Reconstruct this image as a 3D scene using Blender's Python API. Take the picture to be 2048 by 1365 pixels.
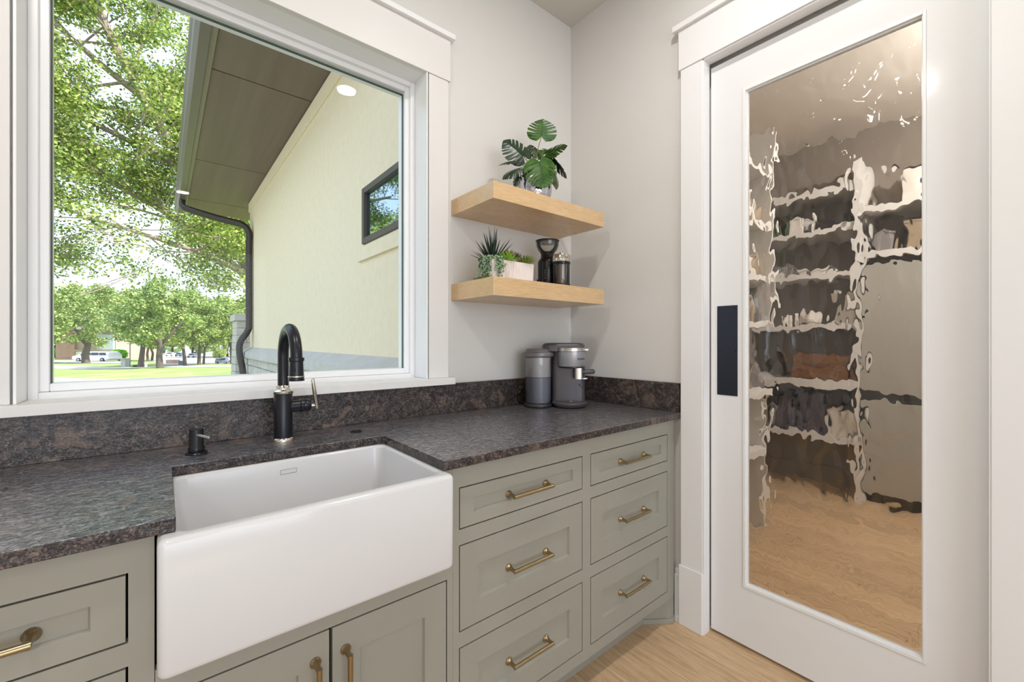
import bpy, bmesh, math, random
import numpy as np
from mathutils import Vector, Matrix, noise
PI = math.pi
for o in list(bpy.data.objects): bpy.data.objects.remove(o)
SC = bpy.context.scene
COL = SC.collection
random.seed(7)
# ------------------------------------------------------------------ camera
CAM_H = 1.226; YAW = math.radians(50.56); CC, SS = math.cos(YAW), math.sin(YAW)
cd = bpy.data.cameras.new('camera'); cam = bpy.data.objects.new('camera', cd); COL.objects.link(cam)
cam.location = (0, 0, CAM_H); cam.rotation_euler = (PI/2, 0, YAW - PI/2)
cd.sensor_width = 36; cd.lens = 849/2048*36; cd.clip_start = .02; cd.clip_end = 600
SC.camera = cam
# ------------------------------------------------------------------ exposure, world, sun
vs = SC.view_settings; vs.view_transform = 'Standard'; vs.look = 'None'; vs.exposure = 0.0; vs.gamma = 1.0; vs.use_curve_mapping = False
W = bpy.data.worlds.new('world'); SC.world = W; W.use_nodes = True
nt = W.node_tree; nt.nodes.clear()
wo = nt.nodes.new('ShaderNodeOutputWorld'); bg = nt.nodes.new('ShaderNodeBackground')
tc = nt.nodes.new('ShaderNodeTexCoord'); sep = nt.nodes.new('ShaderNodeSeparateXYZ'); rmp = nt.nodes.new('ShaderNodeValToRGB')
nt.links.new(tc.outputs['Generated'], sep.inputs[0]); nt.links.new(sep.outputs['Z'], rmp.inputs[0])
rmp.color_ramp.elements[0].position = 0.0; rmp.color_ramp.elements[0].color = (.72, .80, .92, 1)
rmp.color_ramp.elements[1].position = 1.0; rmp.color_ramp.elements[1].color = (.40, .56, .86, 1)
e = rmp.color_ramp.elements.new(.35); e.color = (.60, .73, .92, 1)
nt.links.new(rmp.outputs[0], bg.inputs[0]); bg.inputs[1].default_value = 2.5
nt.links.new(bg.outputs[0], wo.inputs[0])
sd = bpy.data.lights.new('sun', 'SUN'); sd.energy = 8.0; sd.angle = .009; sd.color = (1, .95, .86)
sun = bpy.data.objects.new('sun', sd); COL.objects.link(sun)
sun.rotation_euler = Vector((-.42, .52, -.80)).to_track_quat('-Z', 'Y').to_euler()
LAMP_W = 12.0; BACK_W = 52.0; PANTRY_W = 84.0

# ------------------------------------------------------------------ helpers
def lin(c):
    r = []
    for v in c:
        v /= 255.0
        r.append(v/12.92 if v <= .04045 else ((v+.055)/1.055)**2.4)
    return (r[0], r[1], r[2], 1)
MATS = {}
def mat(name, col=(200, 200, 200), rough=.5, metal=0, spec=.5, trans=0, ior=1.45, emit=None, es=0, coat=0, bump=None):
    if name in MATS: return MATS[name]
    m = bpy.data.materials.new(name); m.use_nodes = True; MATS[name] = m
    b = m.node_tree.nodes['Principled BSDF']
    b.inputs['Base Color'].default_value = lin(col); b.inputs['Roughness'].default_value = rough
    b.inputs['Metallic'].default_value = metal; b.inputs['Specular IOR Level'].default_value = spec
    b.inputs['Transmission Weight'].default_value = trans; b.inputs['IOR'].default_value = ior
    b.inputs['Coat Weight'].default_value = coat; b.inputs['Coat Roughness'].default_value = .05
    if emit: b.inputs['Emission Color'].default_value = lin(emit); b.inputs['Emission Strength'].default_value = es
    if bump:
        N = NT(m); n = N('ShaderNodeTexNoise'); n.inputs['Scale'].default_value = bump[0]; n.inputs['Detail'].default_value = 3
        t = N('ShaderNodeTexCoord'); N.l(t.outputs['Object'], n.inputs['Vector'])
        bp = N('ShaderNodeBump'); bp.inputs['Distance'].default_value = bump[1]; bp.inputs['Strength'].default_value = 1
        N.l(n.outputs[0], bp.inputs['Height']); N.l(bp.outputs[0], b.inputs['Normal'])
    return m
class NT:
    def __init__(s, m): s.t = m.node_tree
    def __call__(s, k): return s.t.nodes.new(k)
    def l(s, a, b): s.t.links.new(a, b)
def ramp(N, pts):
    r = N('ShaderNodeValToRGB'); cr = r.color_ramp
    cr.elements[0].position, cr.elements[0].color = pts[0][0], lin(pts[0][1])
    cr.elements[1].position, cr.elements[1].color = pts[-1][0], lin(pts[-1][1])
    for p, c in pts[1:-1]:
        e = cr.elements.new(p); e.color = lin(c)
    return r
def noise_node(N, vec, scale, detail=4, dist=0, rough=.55):
    n = N('ShaderNodeTexNoise'); n.inputs['Scale'].default_value = scale; n.inputs['Detail'].default_value = detail
    n.inputs['Distortion'].default_value = dist; n.inputs['Roughness'].default_value = rough; N.l(vec, n.inputs['Vector']); return n
def mapped(N, sc=(1, 1, 1), rot=(0, 0, 0), rnd=False):
    t = N('ShaderNodeTexCoord'); mp = N('ShaderNodeMapping'); mp.inputs['Scale'].default_value = sc; mp.inputs['Rotation'].default_value = rot
    src = t.outputs['Object']
    if rnd:
        oi = N('ShaderNodeObjectInfo'); va = N('ShaderNodeVectorMath'); va.operation = 'MULTIPLY_ADD'
        cmb = N('ShaderNodeCombineXYZ')
        for i in range(3): N.l(oi.outputs['Random'], cmb.inputs[i])
        va.inputs[1].default_value = (37, 53, 11); N.l(cmb.outputs[0], va.inputs[0]); N.l(src, va.inputs[2]); src = va.outputs[0]
    N.l(src, mp.inputs['Vector']); return mp.outputs[0]

def MB(): return bmesh.new()
def box(bm, x0, x1, y0, y1, z0, z1, mi=0):
    v = [bm.verts.new(p) for p in ((x0,y0,z0),(x1,y0,z0),(x1,y1,z0),(x0,y1,z0),(x0,y0,z1),(x1,y0,z1),(x1,y1,z1),(x0,y1,z1))]
    for f in ((0,3,2,1),(4,5,6,7),(0,1,5,4),(1,2,6,5),(2,3,7,6),(3,0,4,7)):
        bm.faces.new([v[i] for i in f]).material_index = mi
def prism(bm, pts, z0, z1):
    a = [bm.verts.new((p[0], p[1], z0)) for p in pts]; b = [bm.verts.new((p[0], p[1], z1)) for p in pts]
    n = len(pts); bm.faces.new(a[::-1]); bm.faces.new(b)
    for i in range(n): bm.faces.new((a[i], a[(i+1) % n], b[(i+1) % n], b[i]))
def rings(bm, R, closed_ends=True, mi=0):
    vs_ = [[bm.verts.new(p) for p in r] for r in R]; n = len(R[0])
    for a, b in zip(vs_, vs_[1:]):
        for i in range(n):
            f = bm.faces.new((a[i], a[(i+1) % n], b[(i+1) % n], b[i])); f.smooth = True; f.material_index = mi
    if closed_ends:
        bm.faces.new(vs_[0][::-1]).material_index = mi; bm.faces.new(vs_[-1]).material_index = mi
def lathe(bm, prof, c=(0, 0, 0), n=32, axis='z', M=None, sx=1, sy=1, ends=True, mi=0):
    R = []
    for r, h in prof:
        ring = []
        for i in range(n):
            a = 2*PI*i/n; p = Vector((max(r, 1e-5)*math.cos(a)*sx, max(r, 1e-5)*math.sin(a)*sy, h))
            if axis == 'y': p = Vector((p.x, -p.z, p.y))
            elif axis == 'x': p = Vector((p.z, p.x, p.y))
            if M: p = M @ p
            ring.append(p + Vector(c))
        R.append(ring)
    rings(bm, R, ends, mi)
def tube(bm, pts, rad, n=12, caps=True, mi=0, flat=1.0):
    pts = [Vector(p) for p in pts]; R = []; up = None
    for i, p in enumerate(pts):
        t = (pts[min(i+1, len(pts)-1)] - pts[max(i-1, 0)]).normalized()
        if up is None:
            up = Vector((0, 0, 1)) if abs(t.z) < .9 else Vector((1, 0, 0))
        u = (up - t*up.dot(t)).normalized(); up = u; w = t.cross(u)
        r = rad[i] if isinstance(rad, (list, tuple)) else rad
        R.append([p + u*math.cos(2*PI*k/n)*r*flat + w*math.sin(2*PI*k/n)*r for k in range(n)])
    rings(bm, R, caps, mi)
def rrect(x0, x1, y0, y1, r, n=5):
    o = []
    for cx, cy, a0 in ((x1-r, y1-r, 0), (x0+r, y1-r, PI/2), (x0+r, y0+r, PI), (x1-r, y0+r, 1.5*PI)):
        for i in range(n+1):
            a = a0 + PI/2*i/n; o.append((cx+r*math.cos(a), cy+r*math.sin(a)))
    return o
def obj(name, bm, m, parent=None, bevel=0, seg=2, smooth=False, loc=None, **props):
    bmesh.ops.recalc_face_normals(bm, faces=bm.faces)
    if bevel: bmesh.ops.bevel(bm, geom=[e for e in bm.edges if len(e.link_faces) == 2 and e.calc_face_angle(0) > .6], offset=bevel, segments=seg, profile=.5, affect='EDGES', clamp_overlap=True)
    if loc is not None: bmesh.ops.translate(bm, verts=bm.verts, vec=-Vector(loc))
    me = bpy.data.meshes.new(name); 
    if smooth:
        for f in bm.faces: f.smooth = True
    bm.to_mesh(me); bm.free()
    for mm in (m if isinstance(m, (list, tuple)) else [m]): me.materials.append(mm)
    if smooth:
        me.set_sharp_from_angle(angle=math.radians(38))
    o = bpy.data.objects.new(name, me); COL.objects.link(o)
    if loc is not None: o.location = loc
    if parent: 
        o.parent = parent
        if parent.location.length > 0: o.matrix_parent_inverse = Matrix.Translation(-Vector(parent.location))
    for k, v in props.items(): o[k] = v
    return o
def empty(name, loc=(0, 0, 0), **props):
    o = bpy.data.objects.new(name, None); o.empty_display_size = .05; COL.objects.link(o); o.location = loc
    for k, v in props.items(): o[k] = v
    return o
def thing(name, loc, label, cat, group=None):
    o = empty(name, loc, label=label, category=cat)
    if group: o['group'] = group
    return o
def tag(o, label, cat, group=None):
    o['label'] = label; o['category'] = cat
    if group: o['group'] = group
    return o
def struct(name, bm, m, parent=None, bevel=0, **k):
    o = obj(name, bm, m, parent, bevel, **k)
    if not parent: o['kind'] = 'structure'
    return o
def raw(name, V, F, m, parent=None, smooth=False, **props):
    me = bpy.data.meshes.new(name); V = np.asarray(V, dtype=np.float32); F = np.asarray(F, dtype=np.int32)
    me.vertices.add(len(V)); me.vertices.foreach_set('co', V.ravel()); k = F.shape[1]
    me.loops.add(F.size); me.loops.foreach_set('vertex_index', F.ravel())
    me.polygons.add(len(F)); me.polygons.foreach_set('loop_start', np.arange(0, F.size, k, dtype=np.int32))
    me.update(calc_edges=True); me.validate()
    if smooth: me.polygons.foreach_set('use_smooth', np.ones(len(me.polygons), dtype=bool))
    me.materials.append(m); o = bpy.data.objects.new(name, me); COL.objects.link(o)
    if parent: o.parent = parent
    for a, b in props.items(): o[a] = b
    return o
def text(name, s, size, m, M, parent, depth=.0004, cx='CENTER'):
    cu = bpy.data.curves.new(name, 'FONT'); cu.body = s; cu.size = size; cu.extrude = depth; cu.align_x = cx; cu.align_y = 'CENTER'
    t = bpy.data.objects.new(name, cu); me = bpy.data.meshes.new_from_object(t); bpy.data.objects.remove(t)
    me.transform(M); me.materials.append(m); o = bpy.data.objects.new(name, me); COL.objects.link(o)
    if parent:
        o.parent = parent; o.matrix_parent_inverse = Matrix.Translation(-Vector(parent.location))
    return o
def fwd(r, d, z): return Vector((CC*d + SS*r, SS*d - CC*r, z))          # lateral r and distance d along the lot's axis to x, y
def at(px, py, d): return fwd((px-1024)/849*d, d, CAM_H + (682.5-py)/849*d)  # survey point at distance d
GK = .0203
def gz(d): return -.30 - GK*d
def gpt(px, py):
    d = (CAM_H+.30)/((py-682.5)/849 - GK); return fwd((px-1024)/849*d, d, gz(d)), d

# ------------------------------------------------------------------ materials
M_wall = mat('wall_paint', (214, 212, 208), .75, spec=.3, bump=(180, .0004))
M_ceil = mat('ceiling_paint', (208, 205, 198), .8, spec=.2, bump=(160, .0006))
M_trim = mat('trim_enamel', (235, 235, 235), .28, spec=.5)
M_trimw = mat('trim_satin', (221, 219, 216), .42, spec=.4)
M_door = mat('door_enamel', (233, 233, 234), .09, spec=.5)
M_dark = mat('dark_cavity', (38, 34, 30), .8)
M_cab = mat('sage_cabinet_paint', (152, 150, 139), .42, spec=.4)
M_porc = mat('white_fireclay', (213, 213, 214), .14, spec=.5, coat=.1)
M_black = mat('matte_black_metal', (27, 29, 35), .30, metal=.3, spec=.6)
M_nick = mat('polished_nickel', (222, 216, 204), .14, metal=1)
M_brass = mat('champagne_brass', (166, 149, 117), .28, metal=1)
M_brass2 = mat('warm_brass', (166, 146, 114), .30, metal=1)
M_plate = mat('blackened_steel', (52, 56, 68), .35, metal=.6)
M_steel = mat('brushed_steel', (190, 188, 184), .3, metal=1)
M_gun = mat('gunmetal_plastic', (118, 114, 116), .32, metal=.3)
M_gun2 = mat('dark_grey_plastic', (80, 76, 80), .34, metal=.15)
M_blackp = mat('black_plastic', (18, 16, 16), .25)
M_taupe = mat('pantry_taupe', (138, 127, 117), .8, spec=.2)  # one even taupe for the pantry walls
M_shelfw = mat('pantry_white_shelf', (226, 222, 217), .5)
M_pcab = mat('greige_cabinet', (170, 166, 156), .5)
M_dirt = mat('potting_soil', (48, 36, 28), .9)
M_lens = mat('lit_lamp_lens', (255, 250, 240), .5, emit=(255, 240, 214), es=14)
M_bronze = mat('bronze_metal', (92, 86, 76), .42, metal=.35)
M_brown = mat('brown_metal', (58, 50, 45), .38, metal=.3)
M_gutter = mat('gutter_metal', (112, 102, 96), .4, metal=.15)

def m_granite(name, coat):
    m = mat(name, (60, 55, 55), .34, spec=.5); N = NT(m); b = m.node_tree.nodes['Principled BSDF']
    b.inputs['Coat Weight'].default_value = coat; b.inputs['Coat Roughness'].default_value = .24; b.inputs['Coat IOR'].default_value = 4.0
    v = mapped(N)
    n1 = noise_node(N, v, 24, 5, 1.6, .7); n2 = noise_node(N, v, 120, 3, 2.2, .6); n3 = noise_node(N, v, 60, 4, 1.8, .65); n4 = noise_node(N, v, 13, 3, .5)
    r1 = ramp(N, [(.40, (22, 20, 25)), (.50, (40, 36, 38)), (.58, (84, 72, 68)), (.66, (140, 120, 106))]); N.l(n1.outputs[0], r1.inputs[0])
    r2 = ramp(N, [(.40, (12, 11, 15)), (.52, (74, 72, 80) if coat else (40, 36, 38)), (.62, (226, 226, 232) if coat else (178, 160, 148))]); N.l(n2.outputs[0], r2.inputs[0])
    r3 = ramp(N, [(.42, (18, 17, 22)), (.55, (88, 86, 94) if coat else (48, 43, 45)), (.66, (190, 188, 194) if coat else (136, 118, 108))]); N.l(n3.outputs[0], r3.inputs[0])
    mx = N('ShaderNodeMixRGB'); mx.inputs[0].default_value = .5; N.l(r2.outputs[0], mx.inputs[1]); N.l(r3.outputs[0], mx.inputs[2])
    m2 = N('ShaderNodeMixRGB'); m2.inputs[0].default_value = .45; N.l(mx.outputs[0], m2.inputs[1]); N.l(r1.outputs[0], m2.inputs[2])
    r4 = ramp(N, [(.60, (0, 0, 0)), (.64, (150, 150, 150))]); N.l(n4.outputs[0], r4.inputs[0])
    m3 = N('ShaderNodeMixRGB'); m3.inputs[2].default_value = lin((140, 116, 100)); N.l(r4.outputs[0], m3.inputs[0]); N.l(m2.outputs[0], m3.inputs[1])
    N.l(m3.outputs[0], b.inputs['Base Color'])
    if coat:
        cw = N('ShaderNodeMapRange'); cw.inputs['From Min'].default_value = .38; cw.inputs['From Max'].default_value = .60; cw.inputs['To Min'].default_value = .15; cw.inputs['To Max'].default_value = 1.0; N.l(n3.outputs[0], cw.inputs[0]); N.l(cw.outputs[0], b.inputs['Coat Weight'])
    v2 = mapped(N, (.55, 1.0, 1.0)); nb = noise_node(N, v2, 60, 5, .8, .6)
    bp = N('ShaderNodeBump'); bp.inputs['Distance'].default_value = .0024; N.l(nb.outputs[0], bp.inputs['Height']); N.l(bp.outputs[0], b.inputs['Normal']); N.l(bp.outputs[0], b.inputs['Coat Normal'])
    mr = N('ShaderNodeMapRange'); mr.inputs['To Min'].default_value = .22; mr.inputs['To Max'].default_value = .45; N.l(n2.outputs[0], mr.inputs[0]); N.l(mr.outputs[0], b.inputs['Roughness'])
    return m
M_gran = m_granite('leathered_granite_lit', 1.0); M_granb = m_granite('granite_backsplash', 0.0)  # same stone twice: top copy's flecks painted paler for the window's reflection
def m_wood(name, cols, sc, rough=.45, wave=6, rnd=True, vary=.12):
    m = mat(name, cols[1], rough, spec=.35); N = NT(m); b = m.node_tree.nodes['Principled BSDF']
    v = mapped(N, sc, rnd=rnd); n = noise_node(N, v, wave, 6, .9, .6); n2 = noise_node(N, v, wave*7, 3, .3)
    r = ramp(N, [(.30, cols[0]), (.5, cols[1]), (.72, cols[2])]); N.l(n.outputs[0], r.inputs[0])
    mx = N('ShaderNodeMixRGB'); mx.blend_type = 'MULTIPLY'; mx.inputs[0].default_value = .35
    r2 = ramp(N, [(.35, (200, 190, 180)), (.6, (255, 255, 255))]); N.l(n2.outputs[0], r2.inputs[0]); N.l(r.outputs[0], mx.inputs[1]); N.l(r2.outputs[0], mx.inputs[2])
    oi = N('ShaderNodeObjectInfo'); hs = N('ShaderNodeHueSaturation'); mr = N('ShaderNodeMapRange'); mr.inputs['To Min'].default_value = 1-vary; mr.inputs['To Max'].default_value = 1+vary
    N.l(oi.outputs['Random'], mr.inputs[0]); N.l(mr.outputs[0], hs.inputs['Value']); N.l(mx.outputs[0], hs.inputs['Color']); N.l(hs.outputs[0], b.inputs['Base Color'])
    bp = N('ShaderNodeBump'); bp.inputs['Distance'].default_value = .0004; N.l(n2.outputs[0], bp.inputs['Height']); N.l(bp.outputs[0], b.inputs['Normal'])
    return m
M_oak = m_wood('oak_floor', [(182, 152, 118), (204, 174, 138), (220, 192, 158)], (9, .6, 9), .42)
M_maple = m_wood('maple_shelf', [(206, 172, 124), (214, 181, 135), (222, 190, 148)], (1.0, 5, 14), .42, 3, False, .0)
M_crate = m_wood('stained_crate_wood', [(88, 52, 20), (118, 74, 32), (140, 92, 44)], (4, 4, 14), .5, 4, False, .0)
def m_archglass(name, tint=(250, 255, 252), boost=1.0):
    m = bpy.data.materials.new(name); m.use_nodes = True; N = NT(m); m.node_tree.nodes.clear()
    o = N('ShaderNodeOutputMaterial'); t = N('ShaderNodeBsdfTransparent'); g = N('ShaderNodeBsdfGlossy'); g.inputs['Roughness'].default_value = 0
    t.inputs[0].default_value = lin(tint); mx = N('ShaderNodeMixShader'); f = N('ShaderNodeFresnel'); f.inputs[0].default_value = 1.5
    ml = N('ShaderNodeMath'); ml.operation = 'MULTIPLY'; ml.inputs[1].default_value = boost; ml.use_clamp = True
    N.l(f.outputs[0], ml.inputs[0]); N.l(ml.outputs[0], mx.inputs[0]); N.l(t.outputs[0], mx.inputs[1]); N.l(g.outputs[0], mx.inputs[2]); N.l(mx.outputs[0], o.inputs[0])
    return m
M_pane = m_archglass('window_glass', (254, 255, 254), .25)
M_clear = m_archglass('clear_jar_glass', (236, 234, 230), 1.6)
M_mirror = mat('reflective_window_glass', (150, 170, 180), .02, metal=1)
def m_wavy():
    m = bpy.data.materials.new('water_glass'); m.use_nodes = True; N = NT(m); b = m.node_tree.nodes['Principled BSDF']
    b.inputs['Base Color'].default_value = (.97, .95, .92, 1); b.inputs['Roughness'].default_value = 0; b.inputs['Transmission Weight'].default_value = 1; b.inputs['IOR'].default_value = 1.5
    v = mapped(N, (1, 1, .55)); n = noise_node(N, v, 25, .6, .25, .42)
    bp = N('ShaderNodeBump'); bp.inputs['Distance'].default_value = .0060; bp.inputs['Strength'].default_value = 1; N.l(n.outputs[0], bp.inputs['Height']); N.l(bp.outputs[0], b.inputs['Normal'])
    return m
M_wavy = m_wavy()
def m_leaf(name, c1, c2, c3, rough=.5, trans=.25):
    m = bpy.data.materials.new(name); m.use_nodes = True; N = NT(m); b = m.node_tree.nodes['Principled BSDF']; out = m.node_tree.nodes['Material Output']
    g = N('ShaderNodeNewGeometry'); r = ramp(N, [(0, c1), (.5, c2), (1, c3)]); N.l(g.outputs['Random Per Island'], r.inputs[0])
    N.l(r.outputs[0], b.inputs['Base Color']); b.inputs['Roughness'].default_value = rough; b.inputs['Specular IOR Level'].default_value = .4
    if trans:
        t = N('ShaderNodeBsdfTranslucent'); N.l(r.outputs[0], t.inputs[0]); mx = N('ShaderNodeMixShader'); mx.inputs[0].default_value = trans
        N.l(b.outputs[0], mx.inputs[1]); N.l(t.outputs[0], mx.inputs[2]); N.l(mx.outputs[0], out.inputs[0])
    return m
M_oakleaf = m_leaf('oak_leaves', (82, 110, 46), (150, 174, 76), (214, 216, 134))
M_farleaf = m_leaf('distant_leaves', (76, 106, 50), (142, 166, 82), (208, 212, 134))
M_lime = m_leaf('lime_leaves', (130, 196, 30), (168, 226, 50), (196, 240, 90), trans=.45)
M_bark = mat('bark', (164, 148, 136), .9, bump=(14, .02))
M_farbark = mat('distant_bark', (96, 86, 78), .9)
def m_grass():
    m = mat('lawn_grass', (150, 185, 90), .9, spec=.1); N = NT(m); b = m.node_tree.nodes['Principled BSDF']
    v = mapped(N, (1, 1, 1)); n = noise_node(N, v, .45, 6, .5, .65); r = ramp(N, [(.3, (112, 138, 74)), (.5, (142, 162, 90)), (.68, (168, 176, 112))])
    N.l(n.outputs[0], r.inputs[0]); N.l(r.outputs[0], b.inputs['Base Color']); return m
M_grass = m_grass()
def m_noisecol(name, a, bcol, scale, rough=.8, sc=(1, 1, 1), bumpd=0, det=4):
    m = mat(name, a, rough, spec=.25); N = NT(m); b = m.node_tree.nodes['Principled BSDF']; v = mapped(N, sc, rnd=True); n = noise_node(N, v, scale, det, .3, .6)
    r = ramp(N, [(.35, a), (.65, bcol)]); N.l(n.outputs[0], r.inputs[0]); N.l(r.outputs[0], b.inputs['Base Color'])
    if bumpd:
        bp = N('ShaderNodeBump'); bp.inputs['Distance'].default_value = bumpd; N.l(n.outputs[0], bp.inputs['Height']); N.l(bp.outputs[0], b.inputs['Normal'])
    return m
M_asph = m_noisecol('pale_concrete', (184, 174, 164), (198, 190, 182), 2)
M_stone = m_noisecol('white_limestone', (184, 179, 169), (206, 201, 190), 6, .85, bumpd=.01)
M_cap = m_noisecol('grey_stone_cap', (192, 187, 180), (200, 196, 190), 8, .8)
M_stucco = m_noisecol('cream_stucco', (230, 213, 184), (234, 218, 191), 14, .8, bumpd=.001)
M_soffit = m_noisecol('soffit_metal', (112, 98, 88), (122, 108, 97), 1.2, .5, (8, .3, 1))
M_pink = m_noisecol('pink_brick_far', (180, 136, 120), (196, 156, 140), 3)
M_tan = mat('tan_siding', (190, 164, 146), .8)
M_greys = mat('grey_siding', (188, 196, 206), .8)
M_garage = mat('garage_white', (238, 236, 236), .6)
M_carw = mat('white_car_paint', (240, 236, 236), .2, coat=.5)
M_carg = mat('silver_car_paint', (150, 156, 166), .25, metal=.3)
M_glassd = mat('dark_car_glass', (40, 46, 54), .08)
M_tyre = mat('tyre_rubber', (30, 30, 32), .8)

# ------------------------------------------------------------------ room shell
WA = 1.617; XB = 1.755; CE = 2.97
bm = MB()
for a in ((-2.7, -.287, 1.617, 1.80, 0, CE), (.858, XB, 1.617, 1.80, 0, CE), (-.287, .858, 1.617, 1.80, 0, 1.042), (-.287, .858, 1.617, 1.80, 2.359, CE)): box(bm, *a)
struct('wall_front', bm, M_wall)
bm = MB()
for a in ((XB, 1.785, .861, 1.80, 0, CE), (XB, 1.785, -3.5, .064, 0, CE), (XB, 1.785, .064, .861, 2.399, CE), (1.832, 1.87, .855, 1.62, 0, CE), (1.832, 1.87, -1.2, .10, 0, CE), (1.832, 1.87, .10, .855, 2.399, CE)): box(bm, *a)
struct('wall_right', bm, M_wall)
bm = MB(); box(bm, -2.85, -2.7, -3.5, 1.80, 0, CE); struct('wall_left', bm, M_wall)
bm = MB()
for a in ((-2.85, -2.0, -3.62, -3.5, 0, CE), (1.2, 1.87, -3.62, -3.5, 0, CE), (-2.0, 1.2, -3.62, -3.5, 2.5, CE), (-2.0, 1.2, -3.62, -3.5, 0, .3)): box(bm, *a)
struct('wall_back', bm, M_wall)
# ceiling with holes for the cans
LAMPS = [(.98, .49), (-.362, .49), (.177, -2.776), (-1.6, -1.2)]  # the last one is an added fill lamp, out of view
bm = MB(); box(bm, -2.85, 4.75, -3.62, 1.80, CE, CE+.1); struct('ceiling', bm, M_ceil)
# floor: planks over a dark subfloor
bm = MB(); box(bm, -2.85, 4.75, -3.62, 1.80, -.10, -.019); floor = struct('floor', bm, M_dark)
for n_ in ('Coat Weight', 'Coat Roughness', 'Coat IOR'): M_maple.node_tree.nodes['Principled BSDF'].inputs[n_].default_value = {'Coat Weight': .5, 'Coat Roughness': .18, 'Coat IOR': 1.8}[n_]
PW = .178
def plank_mesh(L):
    bm = MB(); box(bm, 0, PW-.0012, 0, L-.0012, -.019, 0); bmesh.ops.bevel(bm, geom=[e for e in bm.edges if abs(e.verts[0].co.z) < 1e-6 and abs(e.verts[1].co.z) < 1e-6], offset=.0012, segments=1, affect='EDGES')
    me = bpy.data.meshes.new('plank'); bm.to_mesh(me); bm.free(); me.materials.append(M_oak); return me
PM = {L: plank_mesh(L) for L in (1.4, 1.8, 2.1)}
i = 0; x = .39
while x < 4.5:
    y = 1.60; k = 0; first = random.choice((.5, .9, 1.2))
    ys = 1.60 - first*0
    y = 1.60 + random.choice((0, .4, .8))
    while y > -1.0:
        L = random.choice((1.4, 1.8, 2.1)); y -= L
        o = bpy.data.objects.new('floor_plank', PM[L]); COL.objects.link(o); o.location = (x, y, 0); o.parent = floor
    x += PW
bm = MB(); box(bm, -2.7, .389, -3.5, 1.617, -.019, 0); box(bm, .389, 1.755, -3.5, -2.4, -.019, 0)
o = obj('far_boards', bm, M_oak, floor)

# window: jamb liner, frame, pane, casings, stool
win = empty('window_1', (0, 0, 0), kind='structure')
JL, JR, JT, JB = -.287, .858, 2.359, 1.068
bm = MB()
t = .012
box(bm, JL, JL+t*.0+.006, 1.597, 1.745, JB, JT); box(bm, JR-.006, JR, 1.597, 1.745, JB, JT); box(bm, JL, JR, 1.597, 1.745, JT-.006, JT)
obj('jamb_liner', bm, M_trim, win, .001)
def frame(bm, x0, x1, z0, z1, w, y0, y1):
    box(bm, x0, x0+w, y0, y1, z0, z1); box(bm, x1-w, x1, y0, y1, z0, z1); box(bm, x0+w, x1-w, y0, y1, z0, z0+w); box(bm, x0+w, x1-w, y0, y1, z1-w, z1)
bm = MB(); frame(bm, JL+.006, JR-.006, JB-.003, JT-.006, .020, 1.704, 1.80); obj('window_frame', bm, M_trim, win, .002)
bm = MB(); frame(bm, JL+.022, JR-.022, JB+.017, JT-.022, .0225, 1.722, 1.79); obj('sash', bm, M_trim, win, .003)
bm = MB(); frame(bm, JL+.0445, JR-.0445, JB+.035, JT-.0525, .0025, 1.738, 1.75); obj('glazing_gasket', bm, mat('gasket', (70, 84, 80), .5), win)
bm = MB(); box(bm, JL+.044, JR-.044, 1.742, 1.7422, JB+.034, JT-.050); bm2 = bm
bm.free(); bm = MB(); q = [bm.verts.new(p) for p in ((JL+.044, 1.742, JB+.030), (JR-.044, 1.742, JB+.030), (JR-.044, 1.742, JT-.044), (JL+.044, 1.742, JT-.044))]; bm.faces.new(q)
obj('pane', bm, M_pane, win)
bm = MB(); box(bm, JL-.094, JL-.005, 1.597, 1.617, 1.068, 2.352); obj('casing', bm, M_trimw, win, .0015)
bm = MB(); box(bm, JR+.005, JR+.099, 1.597, 1.617, 1.068, 2.352); obj('casing', bm, M_trimw, win, .0015)
bm = MB(); box(bm, JL-.102, JR+.107, 1.592, 1.617, 2.352, 2.530); obj('head_casing', bm, M_trimw, win, .0015)
bm = MB(); box(bm, JL-.118, JR+.122, 1.574, 1.617, 2.530, 2.552); obj('head_cap', bm, M_trim, win, .002)
bm = MB(); box(bm, JL-.118, JR+.116, 1.566, 1.617, 1.040, 1.068); box(bm, JL, JR, 1.617, 1.71, 1.042, 1.0675); obj('stool', bm, M_trimw, win, .0015)

# door wall trims
door = empty('door_1', (0, 0, 0), kind='structure')
bm = MB(); box(bm, 1.733, XB, .861, .957, .258, 2.399); box(bm, 1.733, XB, -.035, .064, .258, 2.399); struct('trim_1', bm, M_trim, bevel=.002)
bm = MB(); box(bm, 1.728, XB, -.043, .965, 2.399, 2.568); struct('trim_2', bm, M_trim, bevel=.002)
bm = MB(); box(bm, 1.712, XB, -.06, .985, 2.568, 2.592); struct('trim_3', bm, M_trim, bevel=.002)
bm = MB(); box(bm, 1.726, XB, .859, .963, 0, .258); box(bm, 1.726, XB, -.04, .066, 0, .258); struct('trim_4', bm, M_trim, bevel=.003)
bm = MB(); box(bm, 1.735, 1.785, .855, .861, 0, 2.399); box(bm, 1.735, 1.785, .064, .068, 0, 2.393); box(bm, 1.735, 1.785, .064, .861, 2.393, 2.399); struct('trim_5', bm, M_trim, bevel=.001)
bm = MB(); box(bm, 1.741, XB, .963, .99, 0, .20); box(bm, 1.746, XB, .963, .99, .20, .225); box(bm, 1.733, XB, .963, .992, 0, .02); box(bm, 1.741, XB, -3.5, -.04, 0, .2); struct('baseboard_right', bm, M_trim, bevel=.001)
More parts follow.
